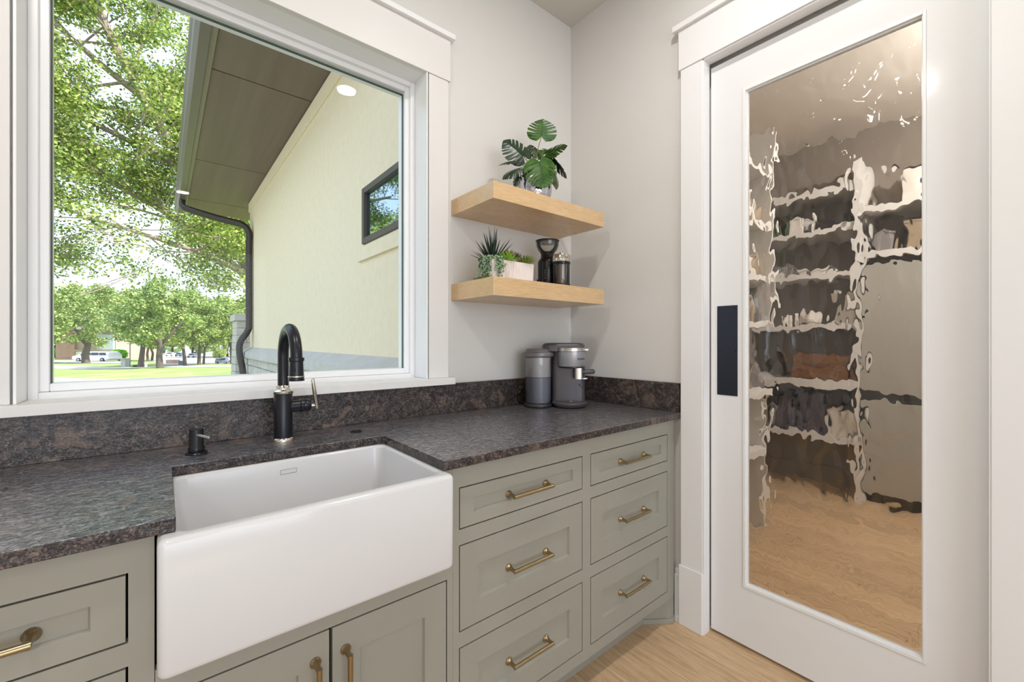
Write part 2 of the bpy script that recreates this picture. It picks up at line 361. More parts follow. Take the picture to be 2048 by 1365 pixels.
# sliding door leaf
DY0, DY1, DX0, DX1 = .07, .850, 1.788, 1.823
def yz_frame(bm, x0, x1, oy0, oy1, oz0, oz1, iy0, iy1, iz0, iz1):
    box(bm, x0, x1, oy0, iy0, oz0, oz1); box(bm, x0, x1, iy1, oy1, oz0, oz1); box(bm, x0, x1, iy0, iy1, oz0, iz0); box(bm, x0, x1, iy0, iy1, iz1, oz1)
bm = MB(); yz_frame(bm, DX0, DX1, DY0, DY1, .014, 2.376, .206, .714, .252, 2.225); obj('door_leaf', bm, M_door, door)
bm = MB(); yz_frame(bm, DX0-.004, DX0+.010, .196, .722, .244, 2.233, .204, .712, .256, 2.221); yz_frame(bm, DX0+.006, DX1-.01, .204, .714, .252, 2.225, .2065, .7075, .260, 2.2165); obj('glazing_bead', bm, M_trim, door, .002)
bm = MB(); box(bm, 1.803, 1.809, .2, .713, .255, 2.222); obj('glass_pane', bm, M_wavy, door)
bm = MB(); box(bm, DX0-.0025, DX0+.001, .743, .824, 1.003, 1.371); pp = obj('push_plate', bm, M_plate, door, .0006)
for yy in (.752, .814):
    for zz in (1.014, 1.187, 1.360):
        bm = MB(); lathe(bm, [(.0001, -.0012), (.0022, -.0008), (.0028, 0)], (DX0-.0025, yy, zz), 10, 'x'); obj('screw', bm, M_blackp, pp)
bm = MB(); box(bm, DX0-.002, DX0+.004, DY0-.004, DY0-.0005, 1.05, 1.12); obj('edge_pull', bm, M_blackp, door)

# ceiling lights
def can_light(x, y, label, watts):
    t = thing('ceiling_light', (x, y, CE), label, 'light')
    bm = MB(); lathe(bm, [(.062, 0), (.066, -.006), (.088, -.004), (.090, 0)], (x, y, CE), 40, ends=False); obj('trim_ring', bm, M_trim, t, smooth=True)
    bm = MB(); lathe(bm, [(.0001, -.001), (.064, -.001), (.064, -.0005), (.0001, -.0005)], (x, y, CE), 40, ends=False); obj('lens', bm, M_lens, t)
    l = bpy.data.lights.new('lamp', 'AREA'); l.shape = 'DISK'; l.size = .12; l.energy = watts; l.color = (1, .972, .945)
    o = bpy.data.objects.new('lamp', l); COL.objects.link(o); o.location = (0, 0, -.012); o.parent = t
for i, ((x, y), lb) in enumerate(zip(LAMPS, ['round recessed downlight over the counter right of the sink', 'round recessed downlight over the counter left of the sink', 'round recessed downlight far behind in the room', 'added round fill downlight over the middle of the room', 'round recessed downlight near the left wall'])):
    can_light(x, y, lb, LAMP_W)
# added back-wall opening, frame and area lamp: unseen fill light behind the viewer
fill_opening = empty('fill_opening_back', (0, 0, 0), kind='structure')
bm = MB()
for xx in (-2.0, -.95, .10, 1.15): box(bm, xx, xx+.05, -3.6, -3.52, .3, 2.5)
box(bm, -2.0, 1.2, -3.6, -3.52, .3, .38); box(bm, -2.0, 1.2, -3.6, -3.52, 2.42, 2.5); obj('window_frame', bm, M_trim, fill_opening)
l = bpy.data.lights.new('fill_light_back', 'AREA'); l.shape = 'RECTANGLE'; l.size = 3.1; l.size_y = 2.1; l.energy = BACK_W; l.color = (.86, .93, 1)
o = bpy.data.objects.new('fill_light_back', l); COL.objects.link(o); o.location = (-.4, -3.50, 1.4); o.rotation_euler = (PI/2, 0, 0)

# ------------------------------------------------------------------ counter
def arc(cx, cy, r, a0, a1, n=6): return [(cx+r*math.cos(a0+(a1-a0)*i/n), cy+r*math.sin(a0+(a1-a0)*i/n)) for i in range(n+1)]
pts = [(-.62, .958), (.018, .958), (.018, 1.350)] + arc(.540, 1.328, .022, PI/2, 0, 6) + [(.562, .958), (1.735, .958), (1.735, 1.597), (-.62, 1.597)]
bm = MB(); prism(bm, pts, .8885, .914)
ct = thing('countertop', (0, 1.3, .8885), 'dark leathered granite counter slab with a cutout for the white sink', 'countertop')
sl = obj('slab', bm, [M_gran, M_granb], ct, .0022, 2)
for p_ in sl.data.polygons:
    p_.material_index = 0 if p_.normal.z > .9 else 1
bm = MB(); box(bm, -.62, 1.735, 1.597, 1.617, .9145, 1.040); obj('backsplash', bm, M_granb, ct, .0012)
bm = MB(); box(bm, 1.735, 1.7545, .966, 1.597, .9145, 1.041); obj('backsplash', bm, M_granb, ct, .0012)

# ------------------------------------------------------------------ cabinets
FY = .985
def shaker(name, parent, x0, x1, z0, z1, rs, rt, hnd=None, vert=False, hm=None):
    g = .0036; x0 += g; x1 -= g; z0 += g; z1 -= g
    bm = MB()
    y0, yp, yb = FY, FY+.008, FY+.020
    xs = [x0, x0+rs, x1-rs, x1]; zs = [z0, z0+rt, z1-rt, z1]
    # front frame with a chamfered step down to the panel
    V = [[bm.verts.new((x, y0, z)) for x in xs] for z in zs]; c = .0035
    P = [bm.verts.new(p) for p in ((xs[1]+c, yp, zs[1]+c), (xs[2]-c, yp, zs[1]+c), (xs[2]-c, yp, zs[2]-c), (xs[1]+c, yp, zs[2]-c))]
    for i in range(3):
        for j in range(3):
            if (i, j) != (1, 1): bm.faces.new((V[i][j], V[i][j+1], V[i+1][j+1], V[i+1][j]))
    I = [V[1][1], V[1][2], V[2][2], V[2][1]]
    for k in range(4): bm.faces.new((I[k], I[(k+1) % 4], P[(k+1) % 4], P[k]))
    bm.faces.new(P)
    B = [bm.verts.new((x, yb, z)) for x, z in ((x0, z0), (x1, z0), (x1, z1), (x0, z1))]
    bot = [V[0][j] for j in range(4)]; top = [V[3][j] for j in range(4)]; lf = [V[i][0] for i in range(4)]; rg = [V[i][3] for i in range(4)]
    bm.faces.new([B[0], B[1]] + bot[::-1]); bm.faces.new([B[3], B[2]] + top[::-1]); bm.faces.new([B[0], B[3]] + lf[::-1]); bm.faces.new([B[1], B[2]] + rg[::-1]); bm.faces.new(B)
    d = obj(name, bm, M_cab, parent, loc=(x0, FY, z0))
    if hnd:
        hx0, hx1, hz = hnd; bm = MB()
        yf = FY+.008 if not vert else FY
        def post(x, z):
            lathe(bm, [(.0001, .0), (.0115, .0), (.0118, -.003), (.0085, -.007), (.0062, -.013), (.0055, -.030), (.0001, -.030)][::-1], (x, yf, z), 20, M=Matrix.Rotation(-PI/2, 4, 'X'), ends=False)
        if not vert:
            post(hx0, hz); post(hx1, hz); tube(bm, [(hx0-.0055, yf-.033, hz), (hx0-.005, yf-.033, hz), (hx1+.005, yf-.033, hz), (hx1+.0055, yf-.033, hz)], [.0035, .0058, .0058, .0035], 12)
        else:
            post(hz, hx0); post(hz, hx1); tube(bm, [(hz, yf-.033, hx0-.0055), (hz, yf-.033, hx0-.005), (hz, yf-.033, hx1+.005), (hz, yf-.033, hx1+.0055)], [.0035, .0058, .0058, .0035], 12)
        h = obj('handle', bm, hm or M_brass, None, smooth=True)
        h.parent = d; h.matrix_parent_inverse = Matrix.Translation((-x0, -FY, -z0))
        for p in (): pass
    return d
def facegrid(bm, x0, x1, z0, z1, holes):
    xs = sorted({x0, x1, *[h[0] for h in holes], *[h[1] for h in holes]}); zs = sorted({z0, z1, *[h[2] for h in holes], *[h[3] for h in holes]})
    for a, b in zip(xs, xs[1:]):
        run = None
        for c, d in zip(zs, zs[1:]):
            mx_, mz = (a+b)/2, (c+d)/2
            solid = not any(h[0] < mx_ < h[1] and h[2] < mz < h[3] for h in holes)
            if solid: run = (run[0], d) if run else (c, d)
            if (not solid) and run: box(bm, a, b, FY, FY+.019, *run); run = None
        if run: box(bm, a, b, FY, FY+.019, *run)
    bmesh.ops.remove_doubles(bm, verts=bm.verts, dist=1e-5)
    seen = {}
    for f in list(bm.faces):
        k = tuple(sorted(v.index for v in f.verts))
    bm.verts.index_update(); d = {}
    for f in bm.faces: d.setdefault(frozenset(v.index for v in f.verts), []).append(f)
    bmesh.ops.delete(bm, geom=[f for fs in d.values() if len(fs) > 1 for f in fs], context='FACES_ONLY')
ROWS = [(.710, .826), (.430, .668), (.147, .388)]
# drawer cabinet right of the sink
dc = thing('drawer_cabinet', (1.17, 1.29, 0), 'sage green cabinet with six brass handled drawers between the sink and door wall', 'cabinet')
H = [(.623, 1.128, a, b) for a, b in ROWS] + [(1.170, 1.676, a, b) for a, b in ROWS]
bm = MB(); facegrid(bm, .604, 1.724, .107, .888, H); obj('face_frame', bm, M_cab, dc)
bm = MB(); box(bm, .604, 1.732, 1.03, 1.610, .107, .887); obj('carcass', bm, M_dark, dc)
bm = MB(); box(bm, .604, 1.61, 1.058, 1.075, 0, .106); prism(bm, [(1.60, 1.058), (1.612, 1.052), (1.700, .988), (1.724, .985), (1.738, .993), (1.738, 1.10), (1.60, 1.10)], .0, .106); obj('toe_kick', bm, M_cab, dc, .001)
bm = MB(); prism(bm, [(1.598, 1.056), (1.610, 1.046), (1.698, .980), (1.724, .977), (1.740, .985), (1.740, .995), (1.70, 1.0), (1.60, 1.07)], .0, .022); obj('shoe_moulding', bm, M_cab, dc, .002)
bm = MB(); box(bm, 1.724, 1.741, .992, 1.04, .107, .888); obj('filler_strip', bm, M_cab, dc)
for k, (a, b) in enumerate(ROWS):
    rs, rt = (.045, .034) if k == 0 else (.062, .066)
    hz = (.765, .545, .263)[k]
    shaker('drawer', dc, .623, 1.128, a, b, rs, rt, (.803, .957, hz))
    shaker('drawer', dc, 1.170, 1.676, a, b, rs, rt, (1.352, 1.506, hz))
# sink cabinet
sc_ = thing('sink_cabinet', (.296, 1.29, 0), 'sage green two-door cabinet under the white apron sink', 'cabinet')
H = [(-.010, .586, .147, .589)]
bm = MB(); facegrid(bm, -.0105, .6035, .107, .640, H+[]); box(bm, .5765, .6035, FY, FY+.019, .640, .888); obj('face_frame', bm, M_cab, sc_)
bm = MB(); box(bm, -.0105, .6035, 1.03, 1.61, .107, .640); obj('carcass', bm, M_dark, sc_)
bm = MB(); box(bm, -.0105, .6035, 1.058, 1.075, 0, .106); obj('toe_kick', bm, M_cab, sc_)
shaker('cabinet_door', sc_, -.010, .2885, .147, .589, .062, .070, (.372, .526, .256), True, M_brass2)
shaker('cabinet_door', sc_, .2885, .586, .147, .589, .062, .070, (.372, .526, .3205), True, M_brass2)
# left cabinet
lc = thing('drawer_cabinet', (-.32, 1.29, 0), 'sage green drawer cabinet at the left edge beside the sink apron', 'cabinet')
LR = [(.705, .826), (.430, .665), (.147, .388)]
H = [(-.43, -.046, a, b) for a, b in LR]
bm = MB(); facegrid(bm, -.60, -.0115, .107, .888, H); obj('face_frame', bm, M_cab, lc)
bm = MB(); box(bm, -.60, -.0115, 1.03, 1.61, .107, .887); obj('carcass', bm, M_dark, lc)
bm = MB(); box(bm, -.60, -.0115, 1.058, 1.075, 0, .106); obj('toe_kick', bm, M_cab, lc)
for k, (a, b) in enumerate(LR):
    rs, rt = (.043, .036) if k == 0 else (.062, .066)
    shaker('drawer', lc, -.43, -.046, a, b, rs, rt, (-.313, -.159, (.765, .545, .263)[k]))

# ------------------------------------------------------------------ sink
sink = thing('farmhouse_sink', (.282, 1.15, .65), 'white fireclay farmhouse sink with a deep apron front', 'sink')
bm = MB()
def rr(z, x0, x1, y0, y1, r): return [(p[0], p[1], z) for p in rrect(x0, x1, y0, y1, r, 6)]
X0, X1, Y0, Y1 = -.008, .573, .925, 1.375
R = []
zt = .8875
for a in (0, 15, 35, 60, 90):
    a = math.radians(a); ins = .012*(1-math.sin(a)); R.append(rr(.648+.012*(1-math.cos(a)), X0+ins, X1-ins, Y0+ins, Y1-ins, .014))
for a in (90, 60, 35, 15, 0):
    a = math.radians(a); ins = .011*(1-math.sin(a)); R.append(rr(zt-.011+.011*math.cos(a), X0+ins, X1-ins, Y0+ins, Y1-ins, .012))
I0, I1, J0, J1 = .020, .548, .958, 1.340
for a in (0, 30, 60, 90):
    a = math.radians(a); ins = .008*math.sin(a); R.append(rr(zt-.008*(1-math.cos(a)), I0-.008+ins, I1+.008-ins, J0-.008+ins, J1+.008-ins, .028))
R.append(rr(.70, I0+.004, I1-.004, J0+.004, J1-.004, .03)); R.append(rr(.672, I0+.018, I1-.018, J0+.018, J1-.018, .03)); R.append(rr(.664, I0+.05, I1-.05, J0+.05, J1-.05, .03))
rings(bm, R); obj('basin', bm, M_porc, sink, smooth=True)
bm = MB(); lathe(bm, [(.045, .665), (.043, .667), (.03, .666), (.0001, .6655)], (.284, 1.2, 0), 28, ends=False); obj('drain', bm, M_steel, sink, smooth=True)
bm = MB(); frame(bm, .256, .298, .8485, .8610, .0008, 1.3385, 1.3402); obj('badge_outline', bm, mat('badge_grey', (140, 140, 144), .3), sink)
bm = MB(); box(bm, .2568, .2972, 1.3388, 1.3402, .8493, .8602); obj('badge', bm, mat('badge_pale', (220, 220, 221), .2), sink)

# ------------------------------------------------------------------ faucet
fx, fy, fz = .290, 1.475, .9142
fa = thing('faucet', (fx, fy, fz), 'matte black gooseneck faucet with nickel collars behind the sink', 'faucet')
bm = MB(); lathe(bm, [(.031, 0), (.0315, .002), (.0315, .008), (.0290, .012), (.0270, .013)], (fx, fy, fz), 40); obj('base_flange', bm, M_nick, fa, smooth=True)
bm = MB(); lathe(bm, [(.0262, .012), (.0262, .146), (.025, .149)], (fx, fy, fz), 40); obj('body', bm, M_black, fa, smooth=True)
bm = MB(); lathe(bm, [(.0275, .149), (.0285, .151), (.0285, .156), (.0235, .160), (.0205, .162), (.0195, .172), (.018, .174)], (fx, fy, fz), 40); obj('collar', bm, M_nick, fa, smooth=True)
bm = MB(); RA = .084; P = [(fx, fy, fz+.172), (fx, fy, fz+.20), (fx, fy, 1.15)]
for i in range(0, 25): 
    a = PI*i/24; P.append((fx, fy-RA+RA*math.cos(a), 1.178+RA*math.sin(a)))
tube(bm, P, .0158, 20); obj('spout', bm, M_black, fa, smooth=True)
ey = fy-2*RA
bm = MB(); lathe(bm, [(.0158, 0), (.0205, -.001), (.0205, -.009), (.0178, -.012), (.0180, -.02), (.0198, -.058), (.0212, -.064), (.0205, -.066), (.015, -.066)], (fx, ey, 1.180), 28); sp = obj('spray_head', bm, M_black, fa, smooth=True)
bm = MB(); lathe(bm, [(.0213, -.052), (.0216, -.053), (.0216, -.0548), (.0213, -.0556)], (fx, ey, 1.180), 28, ends=False); obj('chrome_ring', bm, M_nick, sp, smooth=True)
bm = MB(); lathe(bm, [(.0001, .0015), (.005, .0012), (.006, 0)], (fx-.006, ey-.0185, 1.146), 14, 'x', M=Matrix.Rotation(PI*.35+PI/2, 4, 'Z')); obj('spray_button', bm, M_blackp, sp, smooth=True)
bm = MB(); lathe(bm, [(.0185, .018), (.0185, .046), (.0215, .048), (.0215, .055), (.019, .057), (.0205, .062), (.0205, .072), (.017, .078), (.009, .081)], (fx, fy, 1.020), 28, 'x'); obj('valve', bm, M_black, fa, smooth=True)
bm = MB(); tube(bm, [(fx+.079, fy-.002, 1.018), (fx+.094, fy-.004, 1.018)], .006, 14); tube(bm, [(fx+.097, fy-.006, 1.006), (fx+.0965, fy-.006, 1.010), (fx+.084, fy-.006, 1.102), (fx+.0836, fy-.006, 1.104)], [.004, .0065, .0055, .0035], 14); obj('lever', bm, M_nick, fa, smooth=True)
# soap dispenser
sx_, sy_ = .072, 1.462
so = thing('soap_dispenser', (sx_, sy_, .9142), 'short black soap dispenser with a small silver spout left of the faucet', 'dispenser')
bm = MB(); lathe(bm, [(.0255, 0), (.0260, .002), (.0235, .005), (.0185, .006), (.0195, .010), (.0195, .018), (.0165, .022), (.0165, .066), (.0155, .068), (.0001, .068)], (sx_, sy_, .9142), 32); obj('pump_body', bm, M_black, so, smooth=True)
bm = MB(); tube(bm, [(sx_, sy_-.012, .968), (sx_+.018, sy_-.032, .963), (sx_+.0285, sy_-.040, .959)], [.0042, .0042, .0046], 12); obj('spout', bm, M_steel, so, smooth=True)
# air switch
bm = MB(); lathe(bm, [(.0175, 0), (.018, .002), (.016, .004), (.013, .0035), (.012, .002), (.0001, .0018)], (.512, 1.462, .9142), 30)
tag(obj('air_switch', bm, M_blackp, smooth=True, loc=(.512, 1.462, .9142)), 'small round black cap set in the counter right of the faucet', 'button')

# ------------------------------------------------------------------ shelves
for (z0, z1, lb) in ((1.778, 1.846, 'thick blond maple floating shelf, upper one'), (1.403, 1.476, 'thick blond maple floating shelf, lower one')):
    bm = MB(); box(bm, .982, 1.652, 1.306, 1.6168, z0, z1)
    tag(obj('floating_shelf', bm, M_maple, bevel=.0012, loc=(1.317, 1.46, z0)), lb, 'shelf', 'maple floating shelves on the wall')

# ------------------------------------------------------------------ monstera
pc = Vector((1.309, 1.425, 1.8462))
mo = thing('potted_monstera', pc, 'small monstera plant in a hammered silver pot on the upper shelf', 'plant')
M_ham = mat('hammered_silver', (196, 198, 206), .12, metal=1, bump=(38, .005))
bm = MB(); lathe(bm, [(.040, 0), (.058, .004), (.068, .016), (.075, .06), (.077, .11), (.074, .145), (.070, .145), (.070, .13), (.0001, .13)], pc, 40); obj('pot', bm, M_ham, mo, smooth=True)
bm = MB(); lathe(bm, [(.069, .131), (.05, .136), (.0001, .138)], pc, 20, ends=False); obj('soil', bm, M_dirt, mo)
def m_mon(name, c1, c2):
    m = mat(name, c1, .32, spec=.5); N = NT(m); b = m.node_tree.nodes['Principled BSDF']; v = mapped(N); n = noise_node(N, v, 30, 3)
    r = ramp(N, [(.35, c1), (.65, c2)]); N.l(n.outputs[0], r.inputs[0]); N.l(r.outputs[0], b.inputs['Base Color']); return m
M_mg = [m_mon('monstera_green', (38, 76, 22), (70, 108, 34)), m_mon('monstera_dark', (26, 46, 30), (48, 66, 44)), m_mon('monstera_olive', (52, 66, 40), (78, 88, 52))]
M_stem = mat('green_stem', (96, 116, 60), .5)
M_rib = mat('dark_midrib', (30, 48, 24), .5)
def monstera_leaf(base, tip, width, nrm, mi, curl=.15, seed=0, notch=4):
    rnd = random.Random(seed); base = Vector(base); tip = Vector(tip); L = (tip-base).length; u = (tip-base).normalized()
    n = Vector(nrm); n = (n - u*n.dot(u)).normalized(); w = u.cross(n)
    bm = MB(); rows = 84; S = (0, .22, .45, .68, .86, 1.0); t0 = -.27
    def pt(t, x_, s_, hw):
        along = t*L + (.30*L*s_**1.6*max(0, min(1, (t+.1)*2.2))*(hw/(width/2)))
        hgt = curl*L*(-(t-.3)**2*1.2) - abs(x_)*.35*curl*3 - .10*abs(x_)*s_ + .006*width*math.sin(t*46)*s_
        return base + u*along + w*x_ + n*hgt
    for sd in (-1, 1):
        nt_ = [.06+.62*(k+.5)/notch+rnd.uniform(-.03, .03) for k in range(notch)]; G = []
        for i in range(rows+1):
            t = t0 + (1-t0)*i/rows
            if t < .12: o_ = math.sqrt(max(0, 1-((.12-t)/(.12-t0))**2))
            else: o_ = max(0, 1-((t-.12)/.88)**1.7)
            hw = width/2*o_
            inn = 0 if t > 0 else width/2*(.03+.30*(-t/.27)**1.5)
            full = hw
            for q in nt_:
                d = abs(t-q)/.027
                if d < 1: hw *= (.32 + .68*d**1.5)
            hw = max(hw, inn+.0004)
            G.append([bm.verts.new(pt(t, sd*(inn+(hw-inn)*a), min(1, a*hw/(full+1e-6)), full)) for a in S])
        for a, b in zip(G, G[1:]):
            for k in range(len(S)-1): bm.faces.new((a[k], a[k+1], b[k+1], b[k])).smooth = True
    P = [pt(t, 0, 0, 0)+n*.0006 for t in [k/10*.96 for k in range(11)]]
    tube(bm, P, [.0013*(1-k/12) for k in range(11)], 5, mi=1)
    me = bpy.data.meshes.new('leaf'); bm.normal_update(); bm.to_mesh(me); bm.free(); me.materials.append(M_mg[mi]); me.materials.append(M_rib)
    o = bpy.data.objects.new('leaf', me); COL.objects.link(o); o.parent = mo; o.matrix_parent_inverse = Matrix.Translation(-pc)
    return o
toc = Vector((-CC, -SS, 0)).normalized()
soil = pc + Vector((0, 0, .135))
LV = [((1083, 273), (1086, 240), .112, toc+Vector((0, 0, .25)), 0, 1.93, .10),
      ((1046, 312), (1010, 281), .105, toc+Vector((.1, .1, .45)), 1, 1.88, .12),
      ((1079, 323), (1090, 370), .118, toc+Vector((0, 0, .5)), 0, 1.83, .22),
      ((1095, 306), (1131, 290), .060, Vector((.1, .2, 1)), 0, 1.93, .15),
      ((1100, 322), (1118, 372), .075, toc+Vector((.8, -.2, .2)), 2, 1.90, .25),
      ((1108, 318), (1136, 352), .060, Vector((.9, -.6, .5)), 1, 1.92, .2),
      ((1030, 322), (998, 327), .050, Vector((-.4, -.3, 1)), 1, 1.86, .2),
      ((1040, 336), (1006, 352), .055, toc+Vector((-.5, 0, .9)), 1, 1.86, .3),
      ((1064, 312), (1060, 291), .050, toc+Vector((0, .2, .8)), 1, 1.97, .1),
      ((1040, 345), (1030, 372), .035, toc+Vector((-.7, 0, .2)), 1, 1.87, .1),
      ((1088, 300), (1112, 312), .055, toc+Vector((.1, .2, .8)), 0, 1.95, .1),
      ((1070, 300), (1083, 318), .045, toc+Vector((.3, .2, .5)), 2, 1.97, .1)]
for k, (b0, t0, wd, nr, mi, d, cu) in enumerate(LV):
    b = at(*b0, d); tp = at(*t0, d-.01)
    tp = b + (tp-b)*1.08
    monstera_leaf(b, tp, wd*1.22, nr, mi, cu, k, 4 if wd > .08 else 3)
    bm = MB(); a = soil + Vector((random.uniform(-.02, .02), random.uniform(-.02, .02), 0)); mid = a.lerp(b, .5) + Vector((0, 0, .02))
    P = [a*(1-t)**2 + mid*2*t*(1-t) + b*t*t for t in [i/8 for i in range(9)]]
    tube(bm, P, .0018, 6); obj('stem', bm, M_stem, mo, smooth=True)

# ------------------------------------------------------------------ succulent planter (lower shelf)
SZ = 1.4762
px0, px1, py0, py1 = 1.005, 1.235, 1.345, 1.432
pl = thing('succulent_planter', (1.12, 1.39, SZ), 'ribbed white planter of mixed succulents at the left of the lower shelf', 'plant')
bm = MB()
base = rrect(px0, px1, py0, py1, .018, 8)
# dense outline for ribs
def dens(pts, step):
    out = []
    for i in range(len(pts)):
        a = Vector(pts[i]+(0,)); b = Vector(pts[(i+1) % len(pts)]+(0,)); n = max(1, int((b-a).length/step))
        for k in range(n): out.append(a.lerp(b, k/n))
    return out
D_ = dens(base, .0016); cpl = Vector(((px0+px1)/2, (py0+py1)/2, 0)); R = []
for j in range(9):
    z = SZ + .078*j/8; ring = []
    for i, p in enumerate(D_):
        w = noise.noise(Vector((i*.37, z*26, 1.7))); rib = .0026*math.sin(i*2*PI/5 + 1.4*w*2)
        dvec = (p-cpl).normalized(); taper = 1 - .03*(1-j/8)
        q = cpl + (p-cpl)*taper + dvec*rib; ring.append((q.x, q.y, z))
    R.append(ring)
R.append([(cpl.x+(p.x-cpl.x)*.95, cpl.y+(p.y-cpl.y)*.90, SZ+.078) for p in D_]); R.append([(cpl.x+(p.x-cpl.x)*.95, cpl.y+(p.y-cpl.y)*.90, SZ+.066) for p in D_])
rings(bm, R); obj('pot', bm, mat('chalky_white_ceramic', (228, 218, 212), .7), pl, smooth=True)
M_suc = [mat('succulent_lime', (124, 168, 46), .45), mat('succulent_red', (120, 70, 52), .5), mat('succulent_dark', (70, 52, 44), .5), mat('succulent_olive', (108, 124, 48), .45), mat('aloe_dark', (26, 42, 32), .4), mat('pearl_green', (134, 160, 122), .35), mat('pearl_dark', (70, 92, 70), .4)]
def spike(bm, b, d, L, w, bend=0, n=6):
    d = Vector(d).normalized(); P = []; R = []
    for i in range(n+1):
        t = i/n; P.append(Vector(b) + d*L*t + Vector((0, 0, bend*L*t*t))); R.append(w*(1-t)**.8*(.75+.5*math.sin(PI*t*.6)) + .0002)
    tube(bm, P, R, 6, flat=.45)
def rosette(c, r, h, n1, m, name='rosette', w=.005, tipcol=None):
    bm = MB(); rnd = random.Random(int(c[0]*9999))
    for ring in range(4):
        el = .25 + ring*.33; cnt = n1 - ring*2
        for k in range(cnt):
            a = 2*PI*(k+.5*ring)/cnt + rnd.uniform(-.1, .1)
            spike(bm, (c[0]+.004*math.cos(a), c[1]+.004*math.sin(a), c[2]), (math.cos(a)*math.cos(el), math.sin(a)*math.cos(el), math.sin(el)*1.1), r*(1.05-.08*ring), w, .1, 5)
    return obj(name, bm, m, pl, smooth=True)
zt_ = SZ+.07
bm = MB(); rnd = random.Random(3)
c = Vector((1.055, 1.41, zt_))
for k in range(34):
    a = rnd.uniform(0, 2*PI); el = rnd.uniform(.25, 1.45); L = rnd.uniform(.10, .15)*(1.0 if el > .6 else .85)
    spike(bm, c, (math.cos(a)*math.cos(el), math.sin(a)*math.cos(el)*.7, math.sin(el)), L, .0062, rnd.uniform(-.05, .15))
obj('aloe', bm, M_suc[4], pl, smooth=True)
rosette((1.092, 1.366, zt_+.006), .054, 0, 13, M_suc[0])
rosette((1.128, 1.395, zt_+.040), .030, 0, 9, M_suc[1], w=.0048)
rosette((1.160, 1.39, zt_+.030), .034, 0, 10, M_suc[2], w=.0045)
rosette((1.195, 1.357, zt_+.008), .044, 0, 13, M_suc[3])
rosette((1.17, 1.362, zt_+.008), .032, 0, 10, M_suc[3]); rosette((1.205, 1.40, zt_+.008), .022, 0, 9, M_suc[1], w=.004); rosette((1.145, 1.41, zt_+.01), .02, 0, 9, M_suc[1], w=.004)
# string of pearls hanging over the left end
bm = MB(); bmd = MB(); rnd = random.Random(5)
for s in range(30):
    y = rnd.uniform(1.338, 1.425); x0_ = px0 + (rnd.uniform(.0, .05) if s % 3 == 0 else -.004); front = (s % 3 == 0)
    if front: y = py0-.004
    zj = rnd.uniform(-.004, .006)
    for k in range(rnd.randint(5, 10)):
        z = zt_ + .012 + zj - k*.0092 + rnd.uniform(-.0012, .0012)
        if z < SZ+.004: break
        off = .006 + .004*rnd.random()
        p = (x0_+rnd.uniform(-.006, .006) + (0 if front else -off), y+rnd.uniform(-.003, .003) - (off if front else 0), z)
        q = bm if rnd.random() < .72 else bmd
        lathe(q, [(.0001, -.0042), (.0031, -.003), (.0044, 0), (.0031, .003), (.0001, .005)], p, 7, ends=False)
for k in range(60):
    p = (px0+rnd.uniform(-.002, .06), rnd.uniform(py0+.002, py0+.04), zt_+rnd.uniform(.004, .022))
    lathe(bm if k % 3 else bmd, [(.0001, -.0042), (.0031, -.003), (.0044, 0), (.0031, .003), (.0001, .005)], p, 7, ends=False)
obj('string_of_pearls', bm, M_suc[5], pl, smooth=True, kind='stuff'); obj('dark_pearls', bmd, M_suc[6], pl, smooth=True, kind='stuff')
bm = MB()
for k in range(9):
    cx_, cy_ = 0.992-.006*(k % 3) + .004*k/3, 1.35+k*.012
    for q in range(6):
        a = q*PI/3; spike(bm, (cx_, cy_, SZ+.002), (math.cos(a), math.sin(a), .9), .012, .0025, 0, 3)
obj('trailing_sedum', bm, M_suc[3], pl, smooth=True)

# ------------------------------------------------------------------ coffee grinder
gx, gy = 1.422, 1.462
gr = thing('coffee_grinder', (gx, gy, SZ), 'black coffee grinder with a clear cone hopper at the back of the lower shelf', 'grinder')
bm = MB(); lathe(bm, [(.044, 0), (.046, .003), (.046, .122), (.044, .132), (.036, .142), (.032, .148), (.031, .166), (.034, .170), (.034, .173), (.0001, .173)], (gx, gy, SZ), 36); obj('body', bm, M_blackp, gr, smooth=True)
bm = MB(); lathe(bm, [(.035, .172), (.044, .182), (.051, .196), (.055, .210), (.056, .222)], (gx, gy, SZ), 40, ends=False); obj('hopper', bm, M_clear, gr, smooth=True)
bm = MB(); lathe(bm, [(.0001, .219), (.05, .219), (.054, .223), (.057, .226), (.0575, .229), (.055, .230), (.0001, .229)], (gx, gy, SZ), 40, ends=False); obj('lid', bm, mat('smoked_plastic', (66, 60, 60), .1, metal=.4), gr, smooth=True)
for k in range(5):
    bm = MB(); box(bm, -.002, .002, -.0008, .0008, -.0012, .0012); o = obj('dial_mark', bm, M_steel, gr); a = math.atan2(-gy, -gx)-.25; o.matrix_parent_inverse = Matrix(); o.location = (math.cos(a)*.0455, math.sin(a)*.0455, .045+.009*k); o.rotation_euler = (0, 0, a+PI/2)
bm = MB(); P = [(1.30 + .07*t, 1.40+.03*math.sin(t*3), SZ+.003 + .026*max(0, math.sin(PI*min(1, t*1.5)))) for t in [i/20 for i in range(21)]] + [(1.39, 1.425, SZ+.003)]
tube(bm, P, .0028, 8); obj('power_cord', bm, M_blackp, gr, smooth=True)
